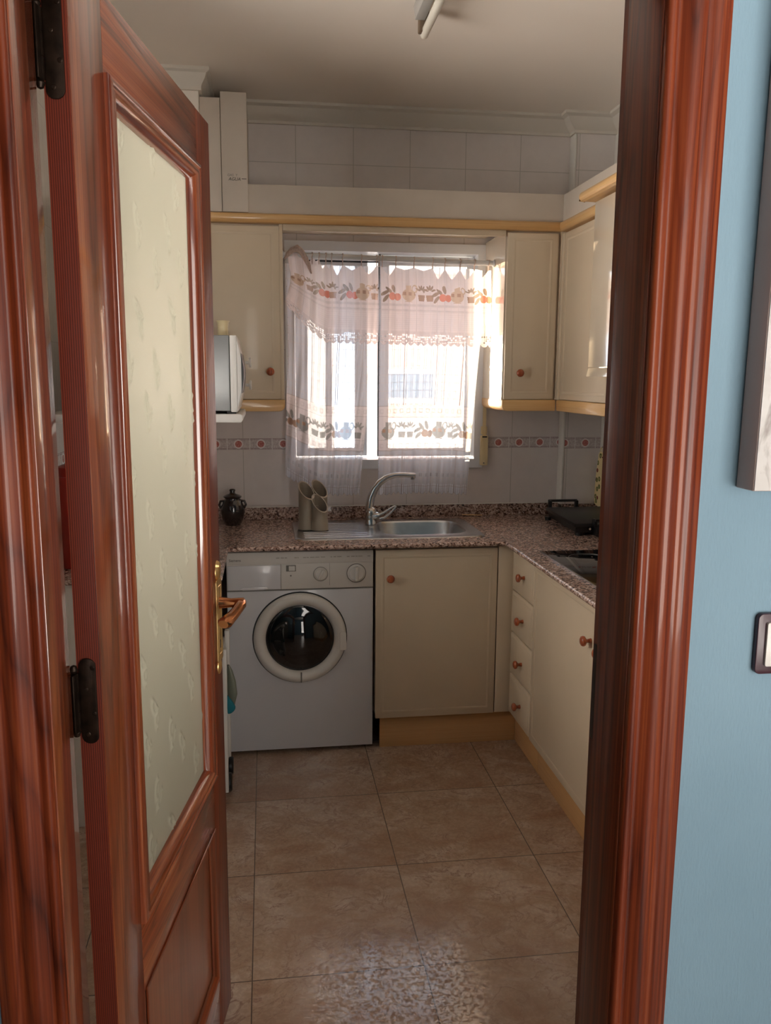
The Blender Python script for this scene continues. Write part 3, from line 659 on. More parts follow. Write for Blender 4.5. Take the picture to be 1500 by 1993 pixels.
# left run
u = empty('left_worktop', (-0.45, 3.2, 0.857)); tag(u, 'short speckled granite worktop on the left wall, seen past the door handle', 'worktop')
mb = MB(); mb.box(-0.745, -0.160, 2.66, 3.719, 0.857, 0.875); mb.tube([(-0.160, 2.66, 0.866), (-0.160, 3.10, 0.866)], 0.009, 12); mb.build('slab', M['granite'], u)
u = empty('left_base_cabinet', (-0.45, 2.8, 0.0)); tag(u, 'white base cabinet on the left wall, seen through the hinge gap of the door', 'cabinet')
mb = MB(); mb.box(-0.745, -0.20, 2.68, 2.698, 0.0, 0.855); mb.box(-0.745, -0.20, 3.10, 3.118, 0.0, 0.855); mb.box(-0.745, -0.20, 2.698, 3.10, 0.60, 0.618); mb.build('body', M['white_paint'], u)
d = B(-0.20, -0.182, 2.69, 3.11, 0.62, 0.85, bev=0.002).build('drawer', M['white_paint'], u)
# low trolley parked in front of the left run
u = empty('utility_trolley', (-0.38, 2.88, 0.0)); tag(u, 'pale plastic trolley on black castors, half hidden behind the door edge', 'trolley')
for x in (-0.60, -0.163): 
    for y in (2.80, 3.02): MB().prism([(x-0.007, 0.035), (x+0.007, 0.035), (x+0.012, 0.575), (x-0.006, 0.575)], 'y', y-0.014, y+0.014, bev=0.002).build('post', M['white_plastic'], u)
for z in (0.10, 0.33, 0.53): B(-0.605, -0.165, 2.80, 3.02, z, z+0.02, bev=0.004).build('shelf', M['white_plastic'], u)
for x in (-0.60, -0.156):
    for y in (2.87, 3.00): MB().lathe([(0, -0.009), (0.030, -0.009), (0.034, -0.005), (0.034, 0.005), (0.030, 0.009), (0, 0.009)], (x, y, 0.034), (1, 0, 0), 24).build('castor', M['black'], u)
# bag and cloth hanging at its side
def lump(name, pts, rads, mat, flat, label, cat):
    m = MB(); m.tube(pts, rads, 20, flat=flat); o = m.build(name, mat, None, 70); return tag(o, label, cat)
lump('plastic_bag', [(-0.150, 2.84, 0.50), (-0.146, 2.84, 0.48), (-0.142, 2.845, 0.44), (-0.140, 2.85, 0.39), (-0.143, 2.85, 0.35), (-0.146, 2.85, 0.33)], [0.004, 0.009, 0.014, 0.016, 0.011, 0.003], M['bag'], 1.6, 'greyish translucent plastic bag hanging beside the washing machine', 'bag')
m = MB(); m.prism([(-0.153, 0.405), (-0.145, 0.392), (-0.136, 0.380), (-0.128, 0.366), (-0.124, 0.356), (-0.130, 0.345), (-0.140, 0.337), (-0.152, 0.334), (-0.156, 0.36)], 'y', 2.786, 2.806, bev=0.006, seg=3)
tag(m.build('teal_cloth', M['teal'], None, 60), 'small teal cleaning cloth hanging beside the washing machine', 'cloth')
# red canister on the left worktop
u = empty('red_canister', (-0.655, 2.86, 0.876)); tag(u, 'tall red canister on the left worktop, glimpsed through the door hinge gap', 'canister')
MB().lathe([(0, 0.0), (0.056, 0.0), (0.06, 0.006), (0.06, 0.30), (0.052, 0.315), (0, 0.318)], (-0.655, 2.86, 0.8755)).build('body', M['red'], u)
MB().lathe([(0, 0.0), (0.054, 0.0), (0.054, 0.03), (0.02, 0.042), (0.012, 0.05), (0.014, 0.065), (0, 0.07)], (-0.655, 2.86, 1.192)).build('lid', M['red'], u)

# ------------------------------------------------------------------ washing machine
u = empty('washing_machine', (0.125, 3.44, 0.0)); tag(u, 'white front-loading washing machine with dark porthole, under the worktop left of the sink cabinet', 'washing machine')
YM = 3.15
mb = MB(); mb.box(-0.163, 0.417, YM+0.004, 3.70, 0.018, 0.69, bev=0.004); mb.box(-0.163, 0.417, YM+0.006, 3.70, 0.69, 0.846, bev=0.004); mb.build('body', M['white_enamel'], u)
B(-0.163, 0.417, YM-0.001, YM+0.006, 0.018, 0.688, bev=0.002).build('front_panel', M['white_enamel'], u)
pn = MB(); pn.box(-0.163, 0.417, YM-0.004, YM+0.008, 0.693, 0.847, bev=0.003)
pn.box(-0.163, 0.417, YM-0.008, YM, 0.797, 0.846, bev=0.003)
cp_ = pn.build('control_panel', M['white_plastic'], u)
B(-0.160, 0.047, YM-0.0075, YM, 0.695, 0.793, bev=0.003).build('detergent_drawer', M['white_enamel'], u)
m = MB(); m.prism([(-0.10, 0.694), (-0.02, 0.694), (0.0, 0.698), (-0.005, 0.706), (-0.05, 0.709), (-0.10, 0.706), (-0.115, 0.698)], 'y', YM-0.0120, YM-0.006, bev=0.002); m.build('drawer_grip', M['white_enamel'], u)
B(0.0485, 0.0500, YM-0.0046, YM-0.003, 0.693, 0.796).build('panel_line', M['grey_line'], cp_)
B(0.2418, 0.2426, YM-0.0046, YM-0.003, 0.705, 0.795).build('panel_line', M['grey_line'], cp_)
B(-0.163, 0.417, YM-0.0030, YM+0.001, 0.6885, 0.6928).build('seam', M['grey_line'], u)
bt = B(0.070, 0.108, YM-0.006, YM, 0.766, 0.790, bev=0.001).build('power_button', M['grey_line'], cp_); B(0.080, 0.105, YM-0.0095, YM, 0.7685, 0.788, bev=0.002).build('button_cap', M['white_plastic'], bt)
MB().lathe([(0, 0.0006), (0.003, 0.0004), (0.0032, 0)], (0.088, YM-0.004, 0.748), (0, -1, 0), 16).build('indicator', M['grey_line'], cp_)
def dial(x, z, r, ang):
    m = MB(); m.lathe([(r*1.03, 0), (r*1.03, 0.0016), (r*0.97, 0.0016), (r*0.97, 0)], (x, YM-0.004, z), (0, -1, 0), 40); rg = m.build('dial_ring', M['grey_line'], cp_)
    m = MB(); m.lathe([(r*0.97, 0), (r*0.93, 0.003), (r*0.78, 0.006), (r*0.74, 0.010), (0, 0.0105)], (x, YM-0.004, z), (0, -1, 0), 40)
    k = m.build('dial', M['white_plastic'], cp_)
    m = MB(); R = Matrix.Rotation(ang, 3, 'Y'); m.box(x-r*0.17, x+r*0.17, YM-0.024, YM-0.010, z-r*0.76, z+r*0.76, bev=0.003, rot=None)
    for v in m.bm.verts: v.co = Vector((x, YM, z))+R @ (v.co-Vector((x, YM, z)))
    m.build('dial_grip', M['white_plastic'], k)
dial(0.206, 0.752, 0.0285, math.radians(28)); dial(0.349, 0.752, 0.038, 0)
rot = Matrix.Rotation(PI/2, 3, 'X').to_euler()
text_mesh('Siemens', 0.0145, (-0.153, YM-0.0085, 0.811), rot, M['ink'], 'lettering', u, 0.0002, space=0.98)
rr = random.Random(2); x = 0.0; M['faint'] = plain('faint_print', (170, 164, 156), 0.5)
while x < 0.405:
    ww = rr.uniform(0.004, 0.018)
    if rr.random() < 0.8: B(x, x+ww, YM-0.0084, YM-0.0078, 0.820, 0.8235).build('printed_mark', M['faint'], cp_)
    x += ww+rr.uniform(0.002, 0.007)
# porthole
PC = (0.122, YM, 0.492)
m = MB(); m.lathe([(0.190, 0.0), (0.190, 0.0012), (0.183, 0.0012), (0.183, 0.0)], PC, (0, -1, 0), 80); m.build('door_gap', M['dark_line'], u)
m = MB(); m.lathe([(0.184, 0.0), (0.186, 0.008), (0.183, 0.018), (0.176, 0.026), (0.164, 0.030), (0.150, 0.027), (0.141, 0.018), (0.137, 0.010), (0.137, 0.0)], PC, (0, -1, 0), 96)
pd = m.build('porthole_door', M['white_plastic'], u, 60)
PG = (0.121, YM, 0.488)
m = MB(); m.lathe([(0.1375, 0.004), (0.130, 0.008), (0.118, 0.010), (0.105, 0.012), (0.090, 0.018), (0.075, 0.024), (0.050, 0.031), (0.025, 0.035), (0, 0.036)], PG, (0, -1, 0), 80)
m.build('porthole_glass', M['door_glass_dark'], pd, 70)
m = MB(); m.prism(rrect(0.279, 0.306, 0.442, 0.518, 0.008), 'y', YM-0.034, YM-0.002, bev=0.003, seg=3); m.build('door_latch', M['white_plastic'], pd)
B(0.1225, 0.1275, YM-0.0315, YM-0.02, 0.312, 0.352, bev=0.001).build('door_notch', M['grey_line'], pd)
for x in (-0.13, 0.385):
    for y in (3.20, 3.66): MB().lathe([(0, 0), (0.018, 0), (0.018, 0.012), (0.008, 0.016), (0.008, 0.022), (0, 0.022)], (x, y, 0.0)).build('foot', M['black'], u)
mb = B(-0.16, 0.414, 3.19, 3.20, 0.004, 0.018); mb.build('base_shadow_strip', M['black'], u)  # black strip stands in for the shade under the machine

# ------------------------------------------------------------------ sink, tap, utensil holder, jar
u = empty('steel_sink', (0.505, 3.43, 0.876)); tag(u, 'stainless steel inset sink with drainer at left and rounded bowl at right', 'sink')
def sink_mesh():
    t = bmesh.new(); N = 48
    def ring(cx_, cy_, hx, hy, r, z, k=N):
        pts = []
        for i in range(k):
            a = 2*PI*i/k; c, s_ = math.cos(a), math.sin(a); e = 2.0/r
            pts.append(Vector((cx_+hx*math.copysign(abs(c)**e, c), cy_+hy*math.copysign(abs(s_)**e, s_), z)))
        return [t.verts.new(p) for p in pts]
    def bridge(a, b):
        for k in range(len(a)): t.faces.new((a[k], a[(k+1) % len(a)], b[(k+1) % len(a)], b[k]))
    bx, by = (SX0+SX1)/2, (SY0+SY1)/2-0.004
    o1 = ring(0.505, 3.43, 0.397, 0.221, 14, 0.8752); o2 = ring(0.505, 3.43, 0.394, 0.218, 14, 0.8785); o3 = ring(0.505, 3.43, 0.384, 0.208, 12, 0.8790); o4 = ring(0.505, 3.43, 0.372, 0.196, 11, 0.8755)
    bridge(o1, o2); bridge(o2, o3); bridge(o3, o4)
    b0 = ring(bx, by, 0.196, 0.172, 4.2, 0.8780); b1 = ring(bx, by, 0.187, 0.163, 4.2, 0.8790); b2 = ring(bx, by, 0.181, 0.157, 4.2, 0.8700); b3 = ring(bx, by, 0.174, 0.150, 4.0, 0.78); b4 = ring(bx, by, 0.150, 0.126, 3.6, 0.738); b5 = ring(bx, by, 0.05, 0.05, 2, 0.730); b6 = ring(bx, by, 0.042, 0.042, 2, 0.722)
    for a, b in ((b0, b1), (b1, b2), (b2, b3), (b3, b4), (b4, b5), (b5, b6)): bridge(a, b)
    t.faces.new(b6[::-1])
    # deck between rim and bowl
    es = [e for e in t.edges if all(v in o4 for v in e.verts) or all(v in b0 for v in e.verts)]
    bmesh.ops.triangle_fill(t, use_beauty=True, edges=es)
    bmesh.ops.recalc_face_normals(t, faces=t.faces[:])
    m = MB(); m.merge(t); return m
sink_mesh().build('basin', M['steel'], u, 40)
mb = MB()
for k in range(9): mb.tube([(0.15, 3.27+k*0.038, 0.8745), (0.43, 3.27+k*0.038, 0.8745)], 0.0035, 8)
mb.build('drainer_ribs', M['steel'], u, 60)
MB().lathe([(0.042, 0.001), (0.038, 0.003), (0.03, 0.002), (0.012, 0.0), (0, 0.0)], (0.66, 3.433, 0.7225)).build('drain', M['chrome'], u)
u = empty('kitchen_tap', (0.455, 3.53, 0.879)); tag(u, 'chrome mixer tap with tall curved spout behind the sink', 'tap')
m = MB(); m.lathe([(0, 0.0), (0.026, 0.0), (0.027, 0.004), (0.025, 0.008), (0.0245, 0.035), (0.025, 0.055), (0.021, 0.070), (0.012, 0.078), (0, 0.079)], (0.457, 3.53, 0.879)); m.build('tap_body', M['chrome'], u, 60)
P = [(0.450, 3.535, 0.935), (0.451, 3.535, 0.965), (0.458, 3.534, 1.000), (0.473, 3.531, 1.035), (0.496, 3.527, 1.066), (0.526, 3.521, 1.088), (0.562, 3.514, 1.100), (0.600, 3.507, 1.102), (0.632, 3.50, 1.100), (0.650, 3.497, 1.0985)]
m = MB(); m.tube(P, [0.020, 0.0185, 0.017, 0.016, 0.015, 0.0138, 0.0125, 0.0112, 0.0105, 0.0105], 20); m.tube([(0.637, 3.499, 1.099), (0.638, 3.499, 1.082)], 0.0098, 16); m.build('spout', M['chrome'], u, 60)
m = MB(); m.lathe([(0, 0.0), (0.016, 0.0), (0.0165, 0.02), (0.013, 0.032), (0, 0.034)], (0.466, 3.52, 0.918), (0.9, -0.35, 0.1)); m.tube([(0.492, 3.508, 0.925), (0.512, 3.50, 0.936), (0.535, 3.492, 0.953), (0.556, 3.486, 0.966), (0.561, 3.485, 0.965), (0.557, 3.484, 0.957), (0.536, 3.488, 0.934), (0.512, 3.494, 0.914), (0.494, 3.503, 0.908)], [0.0065, 0.0055, 0.0050, 0.0048, 0.0048, 0.0048, 0.005, 0.0055, 0.006], 12); m.build('tap_lever', M['chrome'], u, 60)

u = empty('utensil_holder', (0.197, 3.455, 0.879)); tag(u, 'empty taupe plastic cutlery holder of three joined tubes on the drainer', 'cutlery holder')
def tubes():
    m = MB(); zf = lambda x, y: 1.046-0.60*(x-0.167)+0.85*(y-3.45)
    for cx_, cy_ in ((0.167, 3.448), (0.226, 3.490), (0.222, 3.424)):
        n = 40; t = bmesh.new(); r0, r1 = 0.034, 0.0315
        rings = []
        for r, zt in ((r0+0.003, 0.8795), (r0+0.002, 0.912), (r0, 0.914), (r0, None), (r0+0.0012, 'lip'), (r1-0.0008, 'lip'), (r1, None), (r1, 0.885)):
            rg = []
            for k in range(n):
                a = 2*PI*k/n; x = cx_+r*math.cos(a); y = cy_+r*math.sin(a); ztop = zf(x, y)
                rg.append(t.verts.new((x, y, ztop if zt is None else (ztop+0.003 if zt == 'lip' else zt))))
            rings.append(rg)
        for a, b in zip(rings[:-1], rings[1:]):
            for k in range(n): t.faces.new((a[k], a[(k+1) % n], b[(k+1) % n], b[k]))
        t.faces.new(rings[-1]); t.faces.new(rings[0][::-1]); bmesh.ops.recalc_face_normals(t, faces=t.faces[:]); m.merge(t)
    return m
tubes().build('tubes', M['taupe'], u, 50)
m = MB(); m.box(0.175, 0.218, 3.44, 3.478, 0.880, 0.98); m.build('core', M['taupe'], u)

u = empty('glazed_jar', (-0.152, 3.60, 0.8755)); tag(u, 'small dark glazed earthenware jar with lid, in the left corner of the worktop', 'jar')
jc = (-0.152, 3.60, 0.8755)
MB().lathe([(0, 0.0), (0.034, 0.0), (0.036, 0.006), (0.047, 0.030), (0.054, 0.060), (0.052, 0.085), (0.042, 0.107), (0.034, 0.118), (0.036, 0.124), (0.033, 0.124), (0, 0.122)], jc).build('body', M['glaze'], u, 60)
MB().lathe([(0.040, 0.124), (0.041, 0.128), (0.030, 0.135), (0.014, 0.140), (0.011, 0.147), (0.014, 0.156), (0.010, 0.161), (0, 0.162)], jc).build('lid', M['glaze'], u, 60)
for s_ in (-1, 1):
    m = MB(); m.tube([(jc[0]+s_*0.036, jc[1]-0.01, 0.985), (jc[0]+s_*0.052, jc[1]-0.012, 0.984), (jc[0]+s_*0.058, jc[1]-0.012, 0.968), (jc[0]+s_*0.050, jc[1]-0.010, 0.952)], 0.0055, 10); m.build('handle', M['glaze'], u, 60)

# ------------------------------------------------------------------ hob, griddle, mitt
u = empty('ceramic_hob', (1.28, 2.60, 0.875)); tag(u, 'black glass ceramic hob set in the right-hand worktop', 'hob')
B(1.023, 1.533, 2.312, 2.892, 0.8755, 0.8805, bev=0.001).build('glass_plate', M['hob_glass'], u)
mb = MB(); mb.box(1.019, 1.024, 2.308, 2.896, 0.8755, 0.8815, bev=0.001); mb.box(1.019, 1.537, 2.889, 2.896, 0.8755, 0.8800, bev=0.001); mb.build('rim', M['steel'], u)
for cx_, cy_, r in ((1.16, 2.76, 0.075), (1.40, 2.76, 0.09), (1.16, 2.46, 0.09), (1.40, 2.46, 0.075)):
    MB().lathe([(r, 0.0), (r, 0.0004), (r-0.0015, 0.0004), (r-0.0015, 0.0)], (cx_, cy_, 0.8804), n=64).build('cooking_zone', M['hob_print'], u)
mb = B(1.33, 1.345, 2.892, 2.896, 0.88, 0.886); mb.build('clip', M['black'], u)
u = empty('electric_griddle', (1.40, 3.36, 0.876)); tag(u, 'black electric griddle plate with raised side handles in the right corner of the worktop', 'griddle')
m = MB(); m.prism([(1.262, 3.17), (1.56, 3.17), (1.56, 3.60), (1.288, 3.60)], 'z', 0.915, 0.930, bev=0.003); pl = m.build('plate', M['black_matt'], u)
m = MB(); m.prism([(1.272, 3.185), (1.55, 3.185), (1.55, 3.59), (1.298, 3.59)], 'z', 0.890, 0.9145); m.build('base', M['black'], u)
for x in (1.29, 1.53):
    for y in (3.20, 3.57): MB().lathe([(0, 0), (0.014, 0), (0.014, 0.0145), (0, 0.0145)], (x, y, 0.8755), n=16).build('foot', M['black'], u)
mb = MB(); mb.box(1.306, 1.446, 3.612, 3.626, 0.952, 0.963, bev=0.003); mb.box(1.306, 1.318, 3.598, 3.626, 0.918, 0.960, bev=0.003); mb.box(1.434, 1.446, 3.598, 3.626, 0.918, 0.960, bev=0.003); mb.build('handle', M['black'], u)
mb = MB(); mb.box(1.335, 1.475, 3.128, 3.142, 0.943, 0.954, bev=0.003); mb.box(1.335, 1.347, 3.14, 3.17, 0.917, 0.952, bev=0.003); mb.box(1.463, 1.475, 3.14, 3.17, 0.917, 0.952, bev=0.003); mb.build('handle', M['black'], u)
mb = B(1.345, 1.465, 3.135, 3.185, 0.877, 0.930, bev=0.006); mb.build('control_box', M['black'], u)
MB().lathe([(0, 0.012), (0.005, 0.011), (0.006, 0)], (1.325, 3.172, 0.908), (0, -1, 0), 16).build('connector', M['chrome'], u)
m = MB(); outline = [(3.720, 0.912), (3.717, 1.00), (3.710, 1.060), (3.700, 1.105), (3.692, 1.150), (3.680, 1.165), (3.66, 1.16), (3.62, 1.12), (3.59, 1.06), (3.585, 0.98), (3.60, 0.908), (3.65, 0.898)]
outline = [(a-0.042, b+0.02) for a, b in outline]
u = empty('oven_mitt', (1.555, 3.60, 0.92)); tag(u, 'yellow oven mitt printed with dark red flowers hanging in the right corner above the griddle', 'oven mitt')
m.prism(outline, 'x', 1.552, 1.568, bev=0.006, seg=3); m.build('mitt', M['floral'], u, 60)
m = MB(); m.tube([(1.560, 3.63, 1.175), (1.560, 3.625, 1.195), (1.560, 3.635, 1.205), (1.560, 3.645, 1.19), (1.560, 3.64, 1.175)], 0.0022, 8); m.build('hanging_loop', M['floral'], u, 60)
MB().lathe([(0.008, 0), (0.006, 0.004), (0.003, 0.008), (0.003, 0.02), (0.005, 0.024), (0, 0.026)], (1.589, 3.635, 1.205), (-1, 0, 0), 14).build('hook', M['chrome'], u)
m = MB(); m.tube([(0.915, 3.708, 0.884), (1.012, 3.700, 0.8805)], 0.0022, 8); tag(m.build('wooden_skewer', M['beech'], None), 'thin wooden stick lying on the worktop against the upstand, right of the sink', 'stick')

# ------------------------------------------------------------------ wall units
YU = 3.40
def bull(z0, z1, depth):   # nose profile, (out, z)
    r = (z1-z0)/2; return [(0.0, z0)]+[(depth-r+r*math.sin(math.radians(a)), z0+r-r*math.cos(math.radians(a))) for a in range(0, 181, 15)]+[(0.0, z1)]
def base_bead_y(x0, x1, parent, r1=True, r0=False):
    poly = []
    R = 0.024
    p = [(x0, 1.433)]
    if r0: p += [(x0+R-R*math.cos(math.radians(a)), 1.385+R-R*math.sin(math.radians(a))) for a in range(0, 91, 15)]
    else: p += [(x0, 1.385)]
    if r1: p += [(x1-R+R*math.sin(math.radians(a)), 1.385+R-R*math.cos(math.radians(a))) for a in range(0, 91, 15)]
    else: p += [(x1, 1.385)]
    p += [(x1, 1.433)]
    m = MB(); m.prism(p, 'y', YU-0.004, 3.735, bev=0.004); return m.build('light_bead', M['beech'], parent, 50)
u = empty('wall_cabinet', (-0.26, 3.57, 1.385)); tag(u, 'cream wall cabinet left of the window, above the jar', 'cabinet', None)
B(-0.60, 0.078, YU+0.019, 3.735, 1.433, 2.130).build('body', M['laminate'], u)
d = door_panel_y(-0.38, 0.064, 1.435, 2.122, YU, u); knob((0.022, YU, 1.547), (0, -1, 0), d)
B(0.064, 0.078, YU+0.002, YU+0.02, 1.433, 2.130, bev=0.001).build('side_strip', M['laminate'], u)
base_bead_y(-0.60, 0.080, u)
u = empty('wall_cabinet', (1.13, 3.57, 1.385)); tag(u, 'narrow cream wall cabinet right of the window with its side panel catching the sun', 'cabinet', None)
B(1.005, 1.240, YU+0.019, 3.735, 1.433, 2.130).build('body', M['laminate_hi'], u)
d = door_panel_y(1.010, 1.228, 1.435, 2.122, YU, u); knob((1.073, YU, 1.546), (0, -1, 0), d)
base_bead_y(1.003, 1.240, u, r1=False, r0=True)
u = empty('wall_cabinet', (1.42, 3.13, 1.385)); tag(u, 'cream wall cabinet on the right wall between the corner and the extractor hood', 'cabinet', None)
mb = MB(); mb.box(1.266, 1.586, 2.872, 3.399, 1.433, 2.130); mb.box(1.2405, 1.586, 3.40, 3.67, 1.433, 2.130); mb.build('body', M['laminate'], u)
door_panel_x(2.874, 3.372, 1.435, 2.122, 1.247, u)
B(1.2435, 1.262, 3.376, 3.399, 1.433, 2.122, bev=0.002).build('corner_strip', M['laminate'], u)
m = MB(); m.prism([(y, z) for y, z in ((2.874, 1.433), (2.874, 1.400), (2.880, 1.390), (2.890, 1.385), (3.399, 1.385), (3.399, 1.433))], 'x', 1.243, 1.586, bev=0.004); m.build('light_bead', M['beech_y'], u, 50)
u = empty('hood_cabinet', (1.38, 2.57, 1.532)); tag(u, 'glossy cream extractor hood unit projecting from the right wall above the hob', 'extractor hood')
B(1.20, 1.586, 2.272, 2.868, 1.56, 2.15).build('body', M['laminate_hi'], u)
B(1.165, 1.1995, 2.270, 2.870, 1.565, 2.140, bev=0.003).build('front_panel', M['laminate_hi'], u)
m = MB(); m.prism([(1.160, 1.532), (1.586, 1.532), (1.586, 1.560), (1.168, 1.563)], 'y', 2.270, 2.872, bev=0.002); m.build('visor', M['laminate_hi'], u)
B(1.24, 1.55, 2.33, 2.81, 1.527, 1.534).build('filter', M['silver_grey'], u)
m = MB(); m.prism([(1.125, 2.150)]+[(1.14-0.018*math.sin(math.radians(a)), 2.166-0.018*math.cos(math.radians(a))) for a in range(0, 181, 20)]+[(1.23, 2.184), (1.23, 2.148)], 'y', 2.240, 2.915, bev=0.006, seg=3); m.build('cap_moulding', M['beech_y'], u, 50)

u = empty('cabinet_pelmet', (0.5, YU, 2.13)); tag(u, 'honey beech moulding running along the tops of the wall cabinets and across the window', 'moulding')
def nose_y(x0, x1, mit):
    prof = [(0.0, 2.131), (-0.006, 2.131), (-0.016, 2.136), (-0.021, 2.148), (-0.019, 2.160), (-0.010, 2.167), (0.0, 2.168), (0.03, 2.168), (0.03, 2.131)]
    t = bmesh.new(); n = len(prof); A = [t.verts.new((x0, YU+a, z)) for a, z in prof]; Bv = [t.verts.new((x1+mit*a, YU+a, z)) for a, z in prof]
    t.faces.new(A); t.faces.new(Bv[::-1])
    for k in range(n): t.faces.new((A[k], Bv[k], Bv[(k+1) % n], A[(k+1) % n]))
    bmesh.ops.recalc_face_normals(t, faces=t.faces[:]); m = MB(); m.merge(t); return m, prof
m, prof = nose_y(-0.60, 1.243, 1); m.build('moulding', M['beech'], u, 50)
t = bmesh.new(); n = len(prof); A = [t.verts.new((1.243+a, YU+a, z)) for a, z in prof]; Bv = [t.verts.new((1.243+a, 2.918, z)) for a, z in prof]
t.faces.new(A); t.faces.new(Bv[::-1])
for k in range(n): t.faces.new((A[k], Bv[k], Bv[(k+1) % n], A[(k+1) % n]))
bmesh.ops.recalc_face_normals(t, faces=t.faces[:]); m = MB(); m.merge(t); m.build('moulding', M['beech_y'], u, 50)
B(0.080, 1.002, YU+0.002, YU+0.018, 2.106, 2.1305, bev=0.001).build('batten', M['laminate'], u)
B(0.080, 1.002, YU+0.02, 3.735, 2.150, 2.166).build('soffit_board', M['laminate'], u)
u = empty('frieze_board', (0.6, YU, 2.17)); tag(u, 'plain white frieze board standing on the beech moulding, wrapping the right corner', 'panel')
mb = MB(); mb.box(-0.056, 1.258, YU+0.002, YU+0.018, 2.168, 2.279, bev=0.001); mb.build('long_board', M['boxing'], u)
mb = MB(); mb.box(1.244, 1.259, 2.25, YU+0.001, 2.168, 2.279, bev=0.001); mb.build('return_board', M['boxing'], u)
u = empty('duct_boxing', (-0.13, 3.45, 2.17)); tag(u, 'tall white boxed-in duct above the left wall cabinet with faint handwriting', 'boxing')
B(-0.155, -0.055, 3.385, 3.72, 2.169, 2.612, bev=0.0015).build('near_panel', M['boxing'], u)
B(-0.234, -0.157, 3.388, 3.72, 2.169, 2.59, bev=0.0015).build('far_panel', M['boxing'], u)
rot2 = Matrix.Rotation(PI/2, 3, 'X').to_euler()
text_mesh('AGUA', 0.017, (-0.130, 3.3846, 2.286), rot2, M['ink'], 'handwriting', u, 0.0001, shear=0.25)
text_mesh('GAS  Y', 0.013, (-0.134, 3.3846, 2.302), rot2, M['grey_line'], 'handwriting', u, 0.0001, shear=0.1)
B(-0.078, -0.060, 3.3842, 3.385, 2.2925, 2.2945).build('pencil_line', M['ink'], u)

# ------------------------------------------------------------------ microwave on its wall shelf
u = empty('microwave_shelf', (-0.4, 3.0, 1.38)); tag(u, 'white rounded wall shelf carrying the microwave on the left wall', 'shelf')
m = MB(); m.prism(rrect(-0.748, -0.078, 1.374, 1.402, 0.009), 'y', 2.785, 3.26, bev=0.003); m.build('board', M['white_plastic'], u, 50)
u = empty('microwave', (-0.3, 3.03, 1.404)); tag(u, 'silver grey microwave with white bowed door, seen edge-on on a wall shelf at the left', 'microwave')
B(-0.56, -0.118, 2.80, 3.25, 1.412, 1.664, bev=0.004).build('casing', M['silver_grey'], u)
f = MB().box(-0.1165, -0.093, 2.80, 3.25, 1.408, 1.664, bev=0.004).build('front_frame', M['white_plastic'], u)
m = MB(); pts = [(-0.094, 1.414)]+[(-0.094+0.020*math.sin(PI*k/12), 1.414+0.246*k/12) for k in range(1, 12)]+[(-0.094, 1.660)]
m.prism(pts, 'y', 2.802, 3.248, bev=0.002); dd = m.build('bowed_door', M['white_plastic'], u, 60)
m = MB(); m.prism([(-0.079, 1.470)]+[(-0.0795+0.0085*math.sin(PI*k/8), 1.470+0.136*k/8) for k in range(1, 8)]+[(-0.079, 1.606)], 'y', 2.799, 3.10, bev=0.001); m.build('door_window', M['black'], dd, 60)
for z in (1.58, 1.495): MB().lathe([(0, 0), (0.006, 0), (0.006, 0.012), (0.018, 0.014), (0.019, 0.020), (0.015, 0.022), (0, 0.022)], (-0.074, 3.19, z), (1, 0, 0), 24).build('dial', M['white_plastic'], u)
B(-0.13, -0.10, 2.81, 2.83, 1.4022, 1.412).build('foot', M['black'], u); B(-0.30, -0.27, 2.81, 2.83, 1.4022, 1.412).build('foot', M['black'], u)
B(-0.13, -0.10, 3.20, 3.23, 1.4022, 1.412).build('foot', M['black'], u); B(-0.54, -0.51, 2.81, 2.83, 1.4022, 1.412).build('foot', M['black'], u); B(-0.54, -0.51, 3.20, 3.23, 1.4022, 1.412).build('foot', M['black'], u)
MB().lathe([(0.012, 0), (0.012, 0.004), (0.009, 0.005), (0, 0.005)], (-0.205, 2.80, 1.492), (0, -1, 0), 20).build('vent_boss', M['silver_grey'], u)
m = MB(); m.lathe([(0, 0), (0.017, 0), (0.019, 0.006), (0.018, 0.030), (0.020, 0.048), (0.025, 0.054), (0.023, 0.054), (0.018, 0.046), (0.016, 0.030), (0.016, 0.008), (0, 0.006)], (-0.143, 2.93, 1.6645)); tag(m.build('small_jug', M['cream_plastic'], None, 60), 'small cream plastic cup standing on top of the microwave', 'cup')

# ------------------------------------------------------------------ shutter strap, ceiling lamp
u = empty('shutter_strap_winder', (1.016, 3.74, 1.2)); tag(u, 'cream roller-shutter strap winder on the wall right of the window', 'strap winder')
m = MB(); m.prism(rrect(0.999, 1.034, 1.117, 1.258, 0.006), 'y', 3.712, 3.7395, bev=0.004, seg=3); m.build('case', M['cream_plastic'], u, 50)
B(1.006, 1.028, 3.7095, 3.7125, 1.248, 1.254).build('slot', M['dark_line'], u)
B(1.008, 1.024, 3.718, 3.7205, 1.258, 2.12).build('strap', M['cream_plastic'], u)
m = MB(); m.prism(rrect(1.002, 1.031, 1.262, 1.30, 0.004), 'y', 3.722, 3.7395, bev=0.003); m.build('guide', M['cream_plastic'], u)
MB().lathe([(0, 0.001), (0.003, 0.0008), (0.0034, 0)], (1.016, 3.712, 1.128), (0, -1, 0), 14).build('screw', M['grey_line'], u)
u = empty('ceiling_lamp', (0.50, 2.3, 2.67)); tag(u, 'unlit fluorescent tube batten on the ceiling, its far end in view', 'lamp')
m = MB(); m.prism([(0.478, 2.6745), (0.520, 2.6745), (0.516, 2.632), (0.483, 2.632)], 'y', 1.55, 2.71, bev=0.003); m.build('batten', M['lamp_body'], u)
